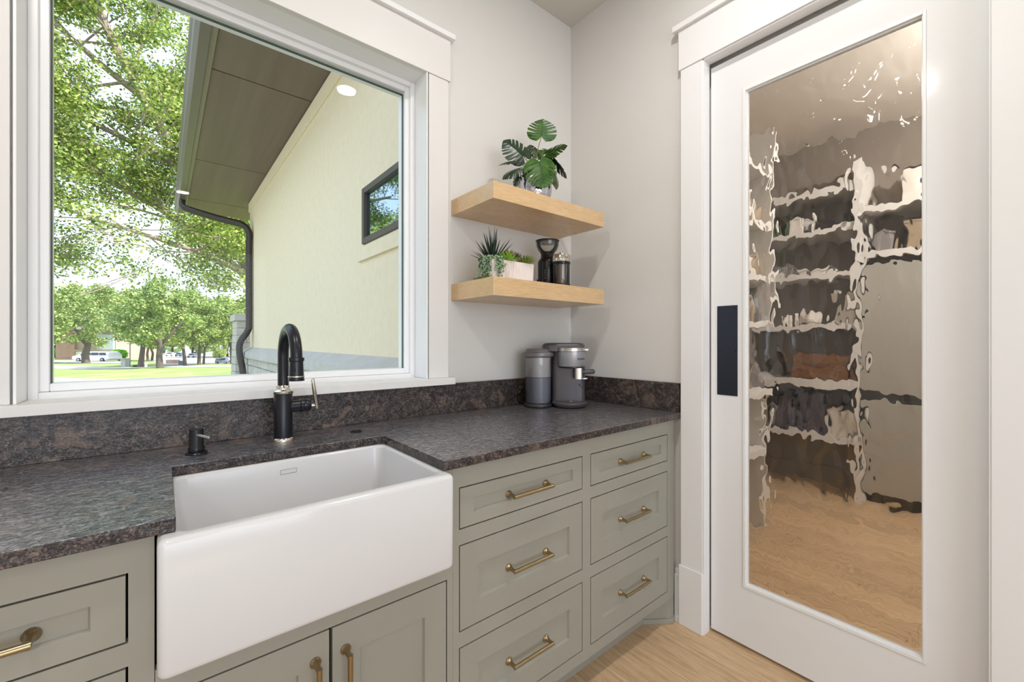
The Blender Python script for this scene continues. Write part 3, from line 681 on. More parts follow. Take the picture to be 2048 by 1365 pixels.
# steel-lidded glass jar
jx, jy = 1.418, 1.366
ja = thing('glass_canister', (jx, jy, SZ), 'glass canister with a steel lid in front of the coffee grinder', 'jar')
bm = MB(); lathe(bm, [(.040, 0), (.042, .002), (.042, .010), (.040, .012)], (jx, jy, SZ), 36); obj('base', bm, M_blackp, ja, smooth=True)
bm = MB(); lathe(bm, [(.0385, .012), (.0395, .014), (.0395, .102)], (jx, jy, SZ), 36, ends=False); obj('glass', bm, M_clear, ja, smooth=True)
bm = MB(); lathe(bm, [(.024, .012), (.024, .09), (.028, .10)], (jx, jy, SZ), 24); obj('inner_cylinder', bm, mat('smoky_inner', (118, 108, 106), .25, metal=.5), ja, smooth=True)
bm = MB(); lathe(bm, [(.041, .102), (.0415, .103), (.0415, .111), (.040, .112)], (jx, jy, SZ), 36); obj('seal', bm, M_blackp, ja, smooth=True)
bm = MB(); lathe(bm, [(.041, .112), (.042, .113), (.042, .142), (.040, .145), (.0001, .146)], (jx, jy, SZ), 40); jl = obj('lid', bm, mat('chrome_lid', (214, 208, 198), .12, metal=1), ja, smooth=True)
bm = MB(); lathe(bm, [(.004, .145), (.004, .150), (.009, .153), (.008, .159), (.0001, .160)], (jx, jy, SZ), 16); obj('knob', bm, M_steel, ja, smooth=True)
for k in range(6):
    a = math.atan2(-jy, -jx)+.42+.075*k; bm = MB(); box(bm, -.0011, .0011, -.0006, .0006, -.0012, .0012); o = obj('lid_lettering', bm, M_blackp, ja); o.location = (math.cos(a)*.0422, math.sin(a)*.0422, .129); o.matrix_parent_inverse = Matrix(); o.rotation_euler = (0, 0, a+PI/2)

# ------------------------------------------------------------------ coffee maker
def CM(a, b, z=0):       # local: a along the front axis, b away from the room, origin at the reservoir centre
    F = Vector((.752, -.659, 0)); G = Vector((.659, .752, 0)); return Vector((1.385, 1.487, .9142)) + F*a + G*b + Vector((0, 0, z))
MCM = Matrix(((.752, .659, 0, 1.385), (-.659, .752, 0, 1.487), (0, 0, 1, .9142), (0, 0, 0, 1)))
cmk = thing('coffee_maker', CM(.1, .03), 'grey and steel pod coffee maker with a side water tank in the counter corner', 'appliance')
def cobj(name, bm, m, **k):
    bmesh.ops.transform(bm, matrix=MCM, verts=bm.verts); return obj(name, bm, m, cmk, **k)
bm = MB(); lathe(bm, [(.060, 0), (.066, .004), (.067, .012), (.064, .018)], n=40); cobj('tank_base', bm, mat('charcoal_plastic', (52, 50, 54), .3), smooth=True)
bm = MB(); lathe(bm, [(.0605, .0185), (.0625, .022), (.0635, .235)], n=44, ends=False); cobj('water_tank', bm, m_archglass('frosted_tank', (238, 238, 240), 1.4), smooth=True)
bm = MB(); lathe(bm, [(.058, .020), (.060, .022), (.0605, .140), (.0001, .141)], n=40); cobj('water', bm, mat('tank_water', (150, 151, 162), .25, spec=.4), smooth=True)
bm = MB(); lathe(bm, [(.061, .142), (.061, .234)], n=40, ends=False); cobj('frosted_liner', bm, mat('frosted_plastic', (200, 197, 196), .35), smooth=True)
bm = MB(); lathe(bm, [(.064, .236), (.072, .238), (.0735, .243), (.0735, .254), (.071, .258), (.062, .260), (.060, .268), (.056, .274), (.040, .277), (.0001, .278)], n=44); cobj('tank_lid', bm, M_gun, smooth=True)
bm = MB(); R = [[(p[0], p[1], z) for p in rrect(.068, .226, -.006+ins, .118, .03, 8)] for z, ins in ((0, 0), (.30, 0))]
R = [[(p[0], p[1], z) for p in rrect(.066+e, .226-e, -.004+e, .118-e, .028, 8)] for z, e in ((.004, .002), (.006, 0), (.262, 0))]
rings(bm, R); cobj('body', bm, M_gun2, smooth=True)
bm = MB(); R = [[(p[0], p[1], z) for p in rrect(.022+e, .222-e, -.030+e, .118-e, .035, 8)] for z, e in ((.262, .002), (.264, 0), (.288, 0), (.296, .003), (.301, .010), (.303, .022))]
rings(bm, R); cobj('head', bm, M_gun2, smooth=True)
bm = MB(); lathe(bm, [(.060, .262), (.0645, .264), (.0645, .279), (.062, .281)], (.155, -.008, 0), 40, sx=1.08); cobj('head_band', bm, M_steel, smooth=True)
bm = MB(); R = [[(p[0], p[1], z) for p in rrect(.200, .242, -.050, .03, .016, 6)] for z in (.266, .276)]; rings(bm, R); cobj('lift_handle', bm, M_steel, bevel=.001, smooth=True)
bm = MB(); lathe(bm, [(.050, .190), (.058, .193), (.060, .197), (.0615, .262)], (.157, -.008, 0), 44, sx=1.08); cobj('brew_head', bm, mat('brushed_grey', (162, 163, 168), .3, metal=.5), smooth=True)
bm = MB(); lathe(bm, [(.046, .184), (.055, .187), (.055, .194)], (.157, -.008, 0), 40, sx=1.08); cobj('head_ring', bm, M_blackp, smooth=True)
bm = MB(); R = [[(p[0], p[1], z) for p in rrect(.170, .204, -.052, -.010, .010, 5)] for z in (.134, .136, .186)]; rings(bm, R); cobj('nozzle', bm, mat('pale_nickel', (214, 208, 200), .35, metal=.8), smooth=True)
bm = MB(); P = [(.203, -.03, .166), (.210, -.03, .166), (.258, -.03, .169), (.264, -.03, .169)]; tube(bm, P, [.007, .0105, .0115, .007], 18); cobj('side_handle', bm, M_gun2, smooth=True)
bm = MB(); R = [[(p[0], p[1], z) for p in rrect(.196, .236, -.02, .03, .012, 5)] for z in (.132, .136)]; rings(bm, R); cobj('pod_tray', bm, M_steel, smooth=True)
bm = MB(); lathe(bm, [(.058, 0), (.066, .003), (.078, .012), (.084, .021), (.083, .025), (.076, .027), (.0001, .027)], (.148, -.020, 0), 48, sx=1.0, sy=.82); cobj('drip_tray', bm, M_gun2, smooth=True)
bm = MB(); lathe(bm, [(.0001, .0305), (.009, .0305), (.010, .029)], (.150, -.040, 0), 20); cobj('drip_button', bm, M_steel, smooth=True)
for (a_, z_) in ((.197, .103), (.207, .113), (.207, .091)):
    bm = MB(); lathe(bm, [(.0001, -.0012), (.0052, -.0010), (.0060, 0)], (a_, -.004, z_), 14, 'y', M=Matrix(), sx=.8); cobj('control_button', bm, M_blackp, smooth=True)
# front lettering wraps the brew head
for k, ch in enumerate('KEURIG'):
    a = -PI/2 + .40 + k*.118
    cu = bpy.data.curves.new('brand_lettering', 'FONT'); cu.body = ch; cu.size = .0115; cu.extrude = .0003; cu.align_x = 'CENTER'; cu.align_y = 'CENTER'
    t_ = bpy.data.objects.new('x', cu); me = bpy.data.meshes.new_from_object(t_); bpy.data.objects.remove(t_)
    Ml = MCM @ Matrix.Translation((.157+math.cos(a)*.0617*1.08, -.008+math.sin(a)*.0617, .228)) @ Matrix.Rotation(a+PI/2, 4, 'Z') @ Matrix.Rotation(PI/2, 4, 'X')
    me.transform(Ml); me.materials.append(M_blackp); o = bpy.data.objects.new('letter', me); COL.objects.link(o); o.parent = cmk; o.matrix_parent_inverse = Matrix.Translation(-cmk.location)
bm = MB(); P = [(.02, .065, .02), (-.02, .07, .004), (-.06, .065, .004), (-.092, .045, .012), (-.098, .035, .045), (-.075, .045, .075), (-.03, .07, .07)]
Pm = []
for i in range(len(P)-1):
    for t in range(4):
        p0 = Vector(P[max(i-1, 0)]); p1 = Vector(P[i]); p2 = Vector(P[i+1]); p3 = Vector(P[min(i+2, len(P)-1)]); s = t/4
        Pm.append(.5*((2*p1)+(-p0+p2)*s+(2*p0-5*p1+4*p2-p3)*s*s+(-p0+3*p1-3*p2+p3)*s**3))
tube(bm, Pm, .003, 8); cobj('power_cord', bm, M_blackp, smooth=True)

# ------------------------------------------------------------------ pantry behind the glass door
bm = MB(); box(bm, 4.46, 4.6, -1.3, 1.75, 0, CE); box(bm, 1.87, 4.46, 1.62, 1.75, 0, CE); box(bm, 1.87, 4.46, -1.3, -1.15, 0, CE); struct('wall_pantry', bm, M_taupe)
bm = MB(); box(bm, 1.871, 4.46, -1.15, 1.62, CE-.012, CE); struct('ceiling_pantry', bm, mat('pantry_ceiling', (238, 230, 218), .8))
ls = thing('pantry_shelving', (2.5, 1.4, 0), 'white shelf unit along the left pantry wall seen through the wavy glass', 'shelving')
bm = MB(); box(bm, 3.10, 3.14, 1.07, 1.618, 1.315, 2.62); obj('side_panel', bm, M_shelfw, ls)
bm = MB(); box(bm, 3.04, 3.08, 1.10, 1.618, 0, .869); obj('side_panel', bm, M_shelfw, ls)
for z in (2.35, 2.00, 1.64, 1.35, .53):
    bm = MB(); box(bm, 1.90, 3.099 if z > 1 else 3.039, 1.09, 1.618, z-.035, z); obj('shelf', bm, M_shelfw, ls)
bm = MB(); box(bm, 1.90, 3.099, 1.06, 1.618, .87, .925); obj('shelf', bm, M_shelfw, ls)
bs_ = thing('pantry_shelving', (4.3, 1.2, 0), 'white shelf unit across the back pantry wall beside the tall cabinet', 'shelving')
bm = MB(); box(bm, 4.07, 4.455, .80, .84, 0, 2.62); obj('side_panel', bm, M_shelfw, bs_)
for z in (2.45, 2.13, 1.78, 1.355, .47):
    bm = MB(); box(bm, 4.10, 4.455, .841, 1.60, z-.045, z); obj('shelf', bm, M_shelfw, bs_)
bm = MB(); box(bm, 4.05, 4.455, .841, 1.60, .86, .92); obj('shelf', bm, M_shelfw, bs_)
tcb = thing('tall_cabinet', (4.28, .25, 0), 'tall greige two-door cabinet at the right back of the pantry', 'cabinet')
bm = MB(); box(bm, 4.13, 4.455, -.20, .798, .07, 1.84); obj('carcass', bm, M_dark, tcb)
bm = MB(); box(bm, 4.11, 4.129, -.20, .79, .085, .775); obj('cabinet_door', bm, M_pcab, tcb, .003)
bm = MB(); box(bm, 4.11, 4.129, -.20, .79, .835, 1.80); obj('cabinet_door', bm, M_pcab, tcb, .003)
bm = MB(); box(bm, 4.15, 4.44, -.20, .79, 0, .07); obj('plinth', bm, M_dark, tcb)
bm = MB(); box(bm, 4.08, 4.455, -.20, .798, 1.84, 1.89); obj('top_shelf', bm, M_shelfw, tcb)
rs_ = thing('pantry_shelf', (4.28, .3, 2.2), 'white open shelf above the tall pantry cabinet', 'shelf')
bm = MB(); box(bm, 4.08, 4.455, -.20, .798, 2.19, 2.235); obj('board', bm, M_shelfw, rs_)
def bin_(x0, x1, y0, y1, z0, z1, m, name, label, cat, lid=None, grp=None):
    t = thing(name, ((x0+x1)/2, (y0+y1)/2, z0), label, cat, grp)
    bm = MB(); R = [[(p[0], p[1], z) for p in rrect(x0+e, x1-e, y0+e, y1-e, .015, 3)] for z, e in ((z0, .012), (z1-.01, 0), (z1, .001))]; rings(bm, R); obj('box_body', bm, m, t, smooth=True)
    bm = MB(); R = [[(p[0], p[1], z) for p in rrect(x0-.004, x1+.004, y0-.004, y1+.004, .016, 3)] for z in (z1-.018, z1)]; rings(bm, R); obj('rim', bm, lid or m, t, smooth=True)
# wooden crate on the worktop: planks
cr = thing('wooden_crate', (4.25, 1.02, .92), 'orange brown wooden crate on the pantry worktop shelf', 'crate')
for k in range(2):
    bm = MB(); box(bm, 4.10, 4.115, .865, 1.28, .925+k*.098, 1.018+k*.098); obj('slat', bm, M_crate, cr, .002)
    bm = MB(); box(bm, 4.36, 4.375, .865, 1.28, .925+k*.098, 1.018+k*.098); obj('slat', bm, M_crate, cr, .002)
for yy in (.865, 1.265):
    bm = MB(); box(bm, 4.115, 4.36, yy, yy+.015, .925, 1.115); obj('end_board', bm, M_crate, cr, .002)
bm = MB(); box(bm, 4.115, 4.36, .88, 1.265, .922, .932); obj('bottom_board', bm, M_crate, cr)
M_p = [mat('white_ceramic', (226, 218, 208), .3), mat('dark_purple_bag', (70, 62, 74), .5), mat('black_box', (40, 36, 38), .4), mat('kraft', (160, 140, 116), .6), mat('green_pack', (64, 88, 60), .5), mat('grey_box', (130, 124, 122), .5)]
bin_(4.15, 4.35, .86, .97, 1.357, 1.62, M_p[0], 'canister', 'tall white canister at the right end of a pantry shelf', 'canister')
bm = MB(); lathe(bm, [(.05, 0), (.09, .03), (.095, .06), (.07, .10), (.03, .12), (.02, .14), (.0001, .145)], (4.22, 1.16, 1.3565), 24); tag(obj('tureen', bm, M_p[0], smooth=True, loc=(4.22, 1.16, 1.3565)), 'white lidded ceramic bowl on the pantry shelf', 'bowl')
bm = MB(); lathe(bm, [(.03, 0), (.035, .05), (.02, .07), (.015, .09), (.0001, .09)], (4.22, 1.32, 1.3565), 16); tag(obj('small_jar', bm, M_p[0], smooth=True, loc=(4.22, 1.32, 1.3565)), 'small white jar left of the ceramic bowl in the pantry', 'jar')
bin_(4.15, 4.38, 1.36, 1.50, 2.132, 2.24, M_p[4], 'food_packet', 'dark green packet on the second pantry shelf from the top', 'packet')
bin_(4.13, 4.38, 1.18, 1.33, 2.132, 2.26, M_p[0], 'storage_bin', 'white bin beside the green packet in the pantry', 'bin')
bin_(4.13, 4.38, .88, 1.12, 2.132, 2.22, M_p[2], 'storage_bin', 'dark low bin at the right of the second pantry shelf', 'bin')
bin_(4.15, 4.38, 1.02, 1.22, 1.782, 1.83, M_p[0], 'tray', 'flat white tray on the third pantry shelf', 'tray')
bin_(4.15, 4.38, 1.28, 1.45, 1.782, 1.87, M_p[5], 'storage_bin', 'grey bin on the third pantry shelf', 'bin')
bin_(4.13, 4.42, .86, 1.02, .472, .70, M_p[0], 'basket', 'white basket at the right of the low pantry shelf', 'basket', M_p[2])
bin_(4.13, 4.42, 1.05, 1.23, .472, .80, M_p[1], 'shopping_bag', 'dark purple bag standing on the low pantry shelf', 'bag')
bin_(4.13, 4.42, 1.25, 1.40, .472, .76, M_p[1], 'shopping_bag', 'dark purple bag left of the other one on the low pantry shelf', 'bag')
bin_(4.13, 4.42, 1.42, 1.57, .472, .66, M_p[5], 'storage_bin', 'grey bin at the left of the low pantry shelf', 'bin')
bin_(4.15, 4.40, .45, .60, 2.237, 2.50, M_p[0], 'storage_bin', 'white bin with a dark lid above the tall cabinet', 'bin', M_p[2])
bin_(4.15, 4.40, .25, .42, 2.237, 2.50, M_p[0], 'storage_bin', 'white bin with a dark lid at the far right above the tall cabinet', 'bin', M_p[2])
bin_(4.15, 4.40, .60+.03, .76, 1.892, 2.05, M_p[5], 'storage_bin', 'grey bin on top of the tall cabinet by the white panel', 'bin')
bin_(4.15, 4.40, .35, .57, 1.892, 2.10, M_p[3], 'storage_bin', 'kraft brown bin on top of the tall cabinet', 'bin')
rnd = random.Random(11)
for z, nm in ((1.35, 'fourth'), (2.0, 'second'), (1.64, 'third'), (.925, 'waist high')):
    for k, x in enumerate((2.94, 3.045)):
        h = rnd.uniform(.17, .25); r = rnd.uniform(.034, .042)
        bm = MB(); lathe(bm, [(r*.95, 0), (r, .005), (r, h*.62), (r*.4, h*.78), (r*.38, h*.97), (.0001, h)], (x, 1.16, z+.0015), 14)
        tag(obj('bottle', bm, M_p[(0, 3, 5, 2)[(k+int(z*10)) % 4]], smooth=True, loc=(x, 1.16, z+.0015)), 'bottle on the %s left pantry shelf, %s the end panel' % (nm, ('farther from', 'next to')[k]), 'bottle')
pl_t = thing('ceiling_light', (3.25, -.35, CE-.012), 'white globe light on the pantry ceiling', 'light')
bm = MB(); lathe(bm, [(.06, 0), (.06, -.02), (.03, -.025), (.03, -.03)], (3.25, -.35, CE-.012), 28); obj('canopy', bm, M_trim, pl_t)
bm = MB(); lathe(bm, [(.03, -.03), (.062, -.05), (.075, -.085), (.062, -.12), (.03, -.14), (.0001, -.145)], (3.25, -.35, CE-.012), 28, ends=False); obj('globe', bm, M_lens, pl_t, smooth=True)
l = bpy.data.lights.new('lamp', 'POINT'); l.shadow_soft_size = .05; l.energy = PANTRY_W; l.color = (1, .985, .965)
o = bpy.data.objects.new('lamp', l); COL.objects.link(o); o.location = (0, 0, -.24); o.parent = pl_t
bm = MB(); box(bm, 4.44, 4.459, .84, 1.6, 0, .14); struct('baseboard_back', bm, M_taupe)

# ------------------------------------------------------------------ house wing outside the window
XW = 1.22; WY = 8.96; SZf = 3.727
wing = thing('house_wing', (1.6, 5.4, -.4), 'cream stucco house wing with a dark eave seen through the window', 'building')
bm = MB(); box(bm, XW, 1.75, 1.81, WY, 1.0, SZf-.0); obj('wall', bm, M_stucco, wing)
bm = MB(); box(bm, XW-.020, XW, 1.81, WY+.02, SZf-.17, SZf-.01); obj('frieze_board', bm, M_stucco, wing, .003)
box_ys = [(1.85, 4.750), (4.768, 7.258), (7.276, 9.33), (9.348, 10.25)]
for a, b in box_ys:
    bm = MB(); box(bm, .345, XW+.4, a, b, SZf, SZf+.02); obj('soffit_panel', bm, M_soffit, wing, .003)
bm = MB(); box(bm, .345, XW+.5, 1.85, 10.27, SZf+.021, SZf+.05); obj('soffit_backing', bm, M_blackp, wing)
bm = MB(); box(bm, .300, .344, 1.85, 10.3, SZf-.012, SZf+.12); obj('soffit_edge_strip', bm, mat('edge_strip', (130, 120, 104), .5), wing, .002)
bm = MB(); v = [(.0, SZf+.12), (.0, SZf+.12)]
bm = MB()
a = [(XW+.9, 1.85, SZf+.60), (XW+.9, 10.4, SZf+.60), (.28, 10.4, SZf+.14), (.28, 1.85, SZf+.14)]
b = [(p[0], p[1], p[2]+.05) for p in a]; va = [bm.verts.new(p) for p in a]; vb = [bm.verts.new(p) for p in b]
bm.faces.new(va); bm.faces.new(vb)
for i in range(4): bm.faces.new((va[i], va[(i+1) % 4], vb[(i+1) % 4], vb[i]))
obj('roof', bm, M_brown, wing)
bm = MB(); box(bm, XW+.4, 1.9, 1.85, 9.3, SZf-.6, SZf+.5); obj('attic_mass', bm, M_stucco, wing)
gt = thing('roof_gutter', (.2, 5.9, 3.7), 'dark metal roof gutter along the eave outside the window', 'gutter')
bm = MB(); prof = [(.299, 3.86), (.299, 3.705), (.225, 3.705), (.195, 3.76), (.190, 3.83), (.175, 3.86), (.170, 3.875), (.178, 3.875), (.20, 3.84), (.235, 3.72), (.292, 3.72), (.292, 3.86)]
va = [bm.verts.new((p[0], 1.85, p[1])) for p in prof]; vb = [bm.verts.new((p[0], 10.45, p[1])) for p in prof]
for i in range(len(prof)): bm.faces.new((va[i], va[(i+1) % len(prof)], vb[(i+1) % len(prof)], vb[i]))
bm.faces.new(va); bm.faces.new(vb[::-1]); obj('trough', bm, M_gutter, gt)
ds = thing('downspout', (1.13, 8.5, 0), 'dark brown downspout bending down the corner of the house wing', 'pipe')
def smoothpath(P, n=6):
    out = []
    for i in range(len(P)-1):
        for t in range(n):
            p0 = Vector(P[max(i-1, 0)]); p1 = Vector(P[i]); p2 = Vector(P[i+1]); p3 = Vector(P[min(i+2, len(P)-1)]); s = t/n
            out.append(.5*((2*p1)+(-p0+p2)*s+(2*p0-5*p1+4*p2-p3)*s*s+(-p0+3*p1-3*p2+p3)*s**3))
    out.append(Vector(P[-1])); return out
YD = 8.62
bm = MB(); P = [(.27, 9.45, 3.72), (.27, 9.42, 3.60), (.36, 9.3, 3.52), (.75, 8.95, 3.36), (1.06, 8.68, 3.25), (1.158, YD, 3.12), (1.158, YD, 2.9), (1.158, YD, 2.2), (1.158, YD, 1.55), (1.155, YD, 1.45), (1.12, YD, 1.36), (1.05, YD, 1.25), (1.018, YD, 1.14), (1.02, YD, 1.02), (1.04, YD, .88), (1.065, YD, .72), (1.07, YD, .5), (1.07, YD, -.45)]
tube(bm, smoothpath(P, 5), .060, 14, flat=.8); obj('pipe', bm, M_brown, ds, smooth=True)
bm = MB(); v0 = [(1.09, 1.035), (XW, 1.115), (XW, .93), (1.10, .93), (1.09, .945)]
va = [bm.verts.new((p[0], 1.81, p[1])) for p in v0]; vb = [bm.verts.new((p[0], WY+.12, p[1])) for p in v0]
for i in range(5): bm.faces.new((va[i], va[(i+1) % 5], vb[(i+1) % 5], vb[i]))
bm.faces.new(va); bm.faces.new(vb[::-1]); obj('ledge_cap', bm, M_cap, wing, .003)
# stone veneer under the ledge, block by block
bm = MB(); box(bm, 1.165, 1.75, 1.81, WY+.08, -.5, .93); obj('base_wall', bm, mat('mortar', (196, 188, 176), .9), wing)
rnd = random.Random(4); z = .925; nb = 0
while z > -.3:
    h = rnd.choice((.115, .14, .165)); y = WY+.09
    while y > 2.3:
        L = rnd.uniform(.26, .52)
        bm = MB(); xo = 1.140+rnd.uniform(-.006, .006); box(bm, xo, 1.17, max(y-L, 2.2)+.005, y-.005, z-h+.005, z-.005); obj('stone_block', bm, M_stone, wing, .004, 1)
        y -= L; nb += 1
    z -= h
# high window in the wing
ew = [3.259, 2.30, 1.972, 2.407]
bm = MB(); 
def yzf(bm, x0, x1, y0, y1, z0, z1, w): yz_frame(bm, x0, x1, y0, y1, z0, z1, y0+w, y1-w, z0+w, z1-w)
yzf(bm, XW-.012, XW+.03, 2.30, 3.30, 1.962, 2.420, .012); obj('window_trim', bm, M_stucco, wing, .002)
bm = MB(); yzf(bm, XW-.030, XW+.01, 2.312, 3.285, 1.975, 2.406, .045); wf = obj('window', bm, mat('bronze_window_frame', (92, 84, 78), .4, metal=.2), wing, .004)
bm = MB(); box(bm, XW-.004, XW+.0, 2.35, 3.245, 2.015, 2.365); obj('pane', bm, M_mirror, wf)
bm = MB(); box(bm, XW-.022, XW, 2.20, 3.40, 1.855, 1.962); obj('window_apron', bm, M_stucco, wing, .003)
# battered stone pier past the corner
pr = thing('stone_pier', (1.15, 9.55, -.4), 'white stone pier with a grey cap at the far end of the house wing', 'pier')
z = 1.60; 
rnd = random.Random(8)
while z > -.45:
    h = .135; t = (1.60-z)/2.05; x0 = 1.045-.06*t; 
    k = rnd.uniform(.15, .3)
    for (a, b) in ((x0, x0+k), (x0+k, 1.52)):
        bm = MB(); box(bm, a+.004, b-.004, 9.25-.02*t, 9.85, z-h+.004, z-.004); obj('stone_block', bm, M_stone, pr, .004, 1)
    z -= h
bm = MB(); box(bm, 1.06, 1.5, 9.27, 9.83, -.45, 1.60); obj('pier_core', bm, MATS['mortar'], pr)
bm = MB(); box(bm, 1.01, 1.56, 9.20, 9.90, 1.602, 1.72); obj('pier_cap', bm, M_cap, pr, .006)

# ------------------------------------------------------------------ ground
bm = MB(); C = [fwd(-170, 2.0, gz(2)), fwd(120, 2.0, gz(2)), fwd(160, 190, gz(190)), fwd(-260, 190, gz(190))]
bm.faces.new([bm.verts.new(p) for p in C]); g = obj('lawn', bm, M_grass); g['kind'] = 'structure'
def strip(name, px, m, lift=.02):
    bm = MB(); vv = []
    for p in px:
        q, d = gpt(*p); vv.append(bm.verts.new(q + Vector((0, 0, lift))))
    f = bm.faces.new(vv); 
    if f.normal.z < 0: f.normal_flip()
    o = obj(name, bm, m); o['kind'] = 'structure'; return o
strip('pavement', [(-300, 729), (60, 729), (220, 735), (330, 733.5), (420, 731.5), (700, 729), (700, 731), (420, 735), (300, 737), (200, 739), (60, 737.5), (-300, 735)], M_asph)
strip('street', [(300, 722), (330, 731), (470, 728), (800, 726), (800, 712), (470, 712), (360, 707), (330, 707)], M_asph, .03)
strip('garden_path', [(-300, 785), (-300, 757), (110, 757), (230, 760), (100, 790)], M_asph)
bm = MB(); bm.faces.new([bm.verts.new(p) for p in ((-9, 1.9, -.40), (1.9, 1.9, -.40), (1.9, 11.5, -.40), (-9, 11.5, -.40))]); o = obj('bounce_slab', bm, M_asph); o['kind'] = 'structure'  # unseen pale slab added to bounce neutral light onto the wing
strip('driveway', [(60, 725), (60, 722), (235, 722), (250, 727), (210, 728)], M_asph, .04)

# ------------------------------------------------------------------ trees
def leaves(centers, spread, per, size, seed, flat=.8):
    rs = np.random.RandomState(seed); n = len(centers)*per; c = np.repeat(np.asarray(centers), per, axis=0)
    d = rs.normal(size=(n, 3)); d /= np.linalg.norm(d, axis=1)[:, None]; rad = spread*rs.uniform(.15, 1, size=(n, 1))**.6
    p = c + d*rad*np.array([1, 1, flat]); 
    a = rs.normal(size=(n, 3)); a /= np.linalg.norm(a, axis=1)[:, None]; b = rs.normal(size=(n, 3)); b[:, 2] *= .5
    nn = d*.5 + np.array([0, 0, .7]) + rs.normal(size=(n, 3))*.55; nn /= np.linalg.norm(nn, axis=1)[:, None]
    a = a - nn*(a*nn).sum(1)[:, None]; a /= np.linalg.norm(a, axis=1)[:, None]; b = np.cross(nn, a)
    s = size*rs.uniform(.6, 1.25, size=(n, 1)); 
    V = np.empty((n, 6, 3)); V[:, 0] = p - a*s*.55; V[:, 1] = p - a*s*.1 + b*s*.34 - nn*s*.08; V[:, 2] = p + a*s*.28 + b*s*.22 - nn*s*.04
    V[:, 3] = p + a*s*.55 - nn*s*.12; V[:, 4] = p + a*s*.10 - b*s*.36 - nn*s*.06; V[:, 5] = p - a*s*.25 - b*s*.26
    i0 = np.arange(n)[:, None]*6; F = np.concatenate([i0+np.array([[0, 1, 2, 3]]), i0+np.array([[0, 3, 4, 5]])], 1).reshape(-1, 4)
    return V.reshape(-1, 3), F
def grow(bm, p, d, L, r, lvl, tips, rs, cont=5, spread=.55, minr=.012, mid=None):
    P = [p]; R = [r]; q = p.copy(); dd = d.normalized()
    for k in range(cont):
        dd = (dd + Vector((rs.uniform(-1, 1), rs.uniform(-1, 1), rs.uniform(-.7, .9)))*.17).normalized(); q = q + dd*L/cont; P.append(q.copy()); R.append(r*(1-.42*(k+1)/cont))
    tube(bm, P, R, 6 if lvl < 2 else 5, caps=False)
    if lvl <= 2: tips.append((P[-1], lvl))
    if lvl <= 1: tips.append((P[len(P)//2], lvl))
    if lvl <= 0: return
    for k in range(rs.choice((2, 3, 3))):
        t = rs.uniform(.45, 1); i = min(int(t*cont), cont-1); s = P[i].lerp(P[i+1], .5)
        nd = (dd + Vector((rs.uniform(-1, 1), rs.uniform(-1, 1), rs.uniform(-.6, .8)))*spread*1.6).normalized()
        grow(bm, s, nd, L*rs.uniform(.55, .8), max(minr, R[i]*.55), lvl-1, tips, rs, cont, spread, minr)
    grow(bm, P[-1], dd, L*.7, R[-1]*.95, lvl-1, tips, rs, cont, spread, minr)
oak = thing('oak_tree', (2.4, 14.2, -.5), 'large oak with pale branches filling the upper left of the window view', 'tree')
bm = MB(); tips = []; rs = random.Random(21)
T0 = Vector((2.4, 14.2, -.6))
tube(bm, [T0, (2.35, 14.2, 1.0), (2.25, 14.2, 2.2), (2.0, 14.2, 3.2)], [.40, .32, .29, .27], 14)
limbs = [[(2.0, 14.2, 3.1), (1.35, 14.0, 4.3), (.75, 13.9, 5.2), (.25, 13.8, 6.0), (-.35, 13.6, 7.1), (-1.0, 13.3, 8.4), (-1.5, 13.2, 10.0)],
         [(1.9, 14.1, 3.0), (1.0, 13.7, 3.7), (.1, 13.6, 4.4), (-.9, 13.5, 4.9), (-2.0, 13.4, 5.4), (-3.4, 13.4, 6.0)],
         [(2.1, 14.2, 3.2), (1.8, 14.6, 5.0), (1.5, 14.8, 6.8), (1.1, 14.9, 8.8), (.6, 14.8, 10.8)],
         [(1.9, 14.0, 3.0), (1.2, 13.4, 3.3), (.4, 13.0, 3.5), (-.5, 12.8, 3.7), (-1.4, 12.8, 3.9)],
         [(.75, 13.9, 5.2), (.1, 13.6, 5.7), (-.9, 13.3, 6.0), (-2.2, 13.2, 6.5), (-3.6, 13.1, 7.6)],
         [(2.2, 14.2, 3.2), (3.2, 14.0, 5.2), (4.2, 13.8, 7.4), (4.8, 13.6, 9.2)],
         [(-.35, 13.6, 7.1), (-1.2, 13.6, 7.7), (-2.2, 13.6, 8.6), (-3.0, 13.6, 9.9)]]
for li, lb in enumerate(limbs):
    P = smoothpath(lb, 4); n = len(P); r0 = (.19, .11, .17, .085, .085, .15, .08)[li]
    tube(bm, P, [r0*(1-.72*i/n) for i in range(n)], 9, caps=False)
    for i in range(5, n, 2):
        for _ in range(2):
            d = Vector((rs.uniform(-1, .8), rs.uniform(-1, 1), rs.uniform(-.5, .9)))
            grow(bm, P[i], d, rs.uniform(.9, 1.5), r0*(1-.7*i/n)*.42, 2, tips, rs, 4)
obj('trunk', bm, M_bark, oak, smooth=True)
cs = [np.array(t[0]) for t in tips]
rs2 = np.random.RandomState(2)
cs = [c for c in cs if c[2] > 2.6 and c[1] > 11.2]
extra = rs2.normal(size=(120, 3))*np.array([2.4, 1.3, 2.4]) + np.array([-.6, 13.6, 7.2]); extra = extra[extra[:, 2] > 3.4]
ex2 = np.stack([rs2.uniform(-3.2, 2.6, 150), rs2.uniform(12.2, 14.8, 150), rs2.uniform(2.7, 5.2, 150)], 1)
V, F = leaves(np.vstack([np.array(cs), extra, ex2]), .31, max(8, int(150000/(len(cs)+len(extra)+len(ex2)))), .070, 3)
fo = raw('foliage', V, F, M_oakleaf, None, kind='stuff'); fo.parent = oak; fo.matrix_parent_inverse = Matrix.Translation(-oak.location)

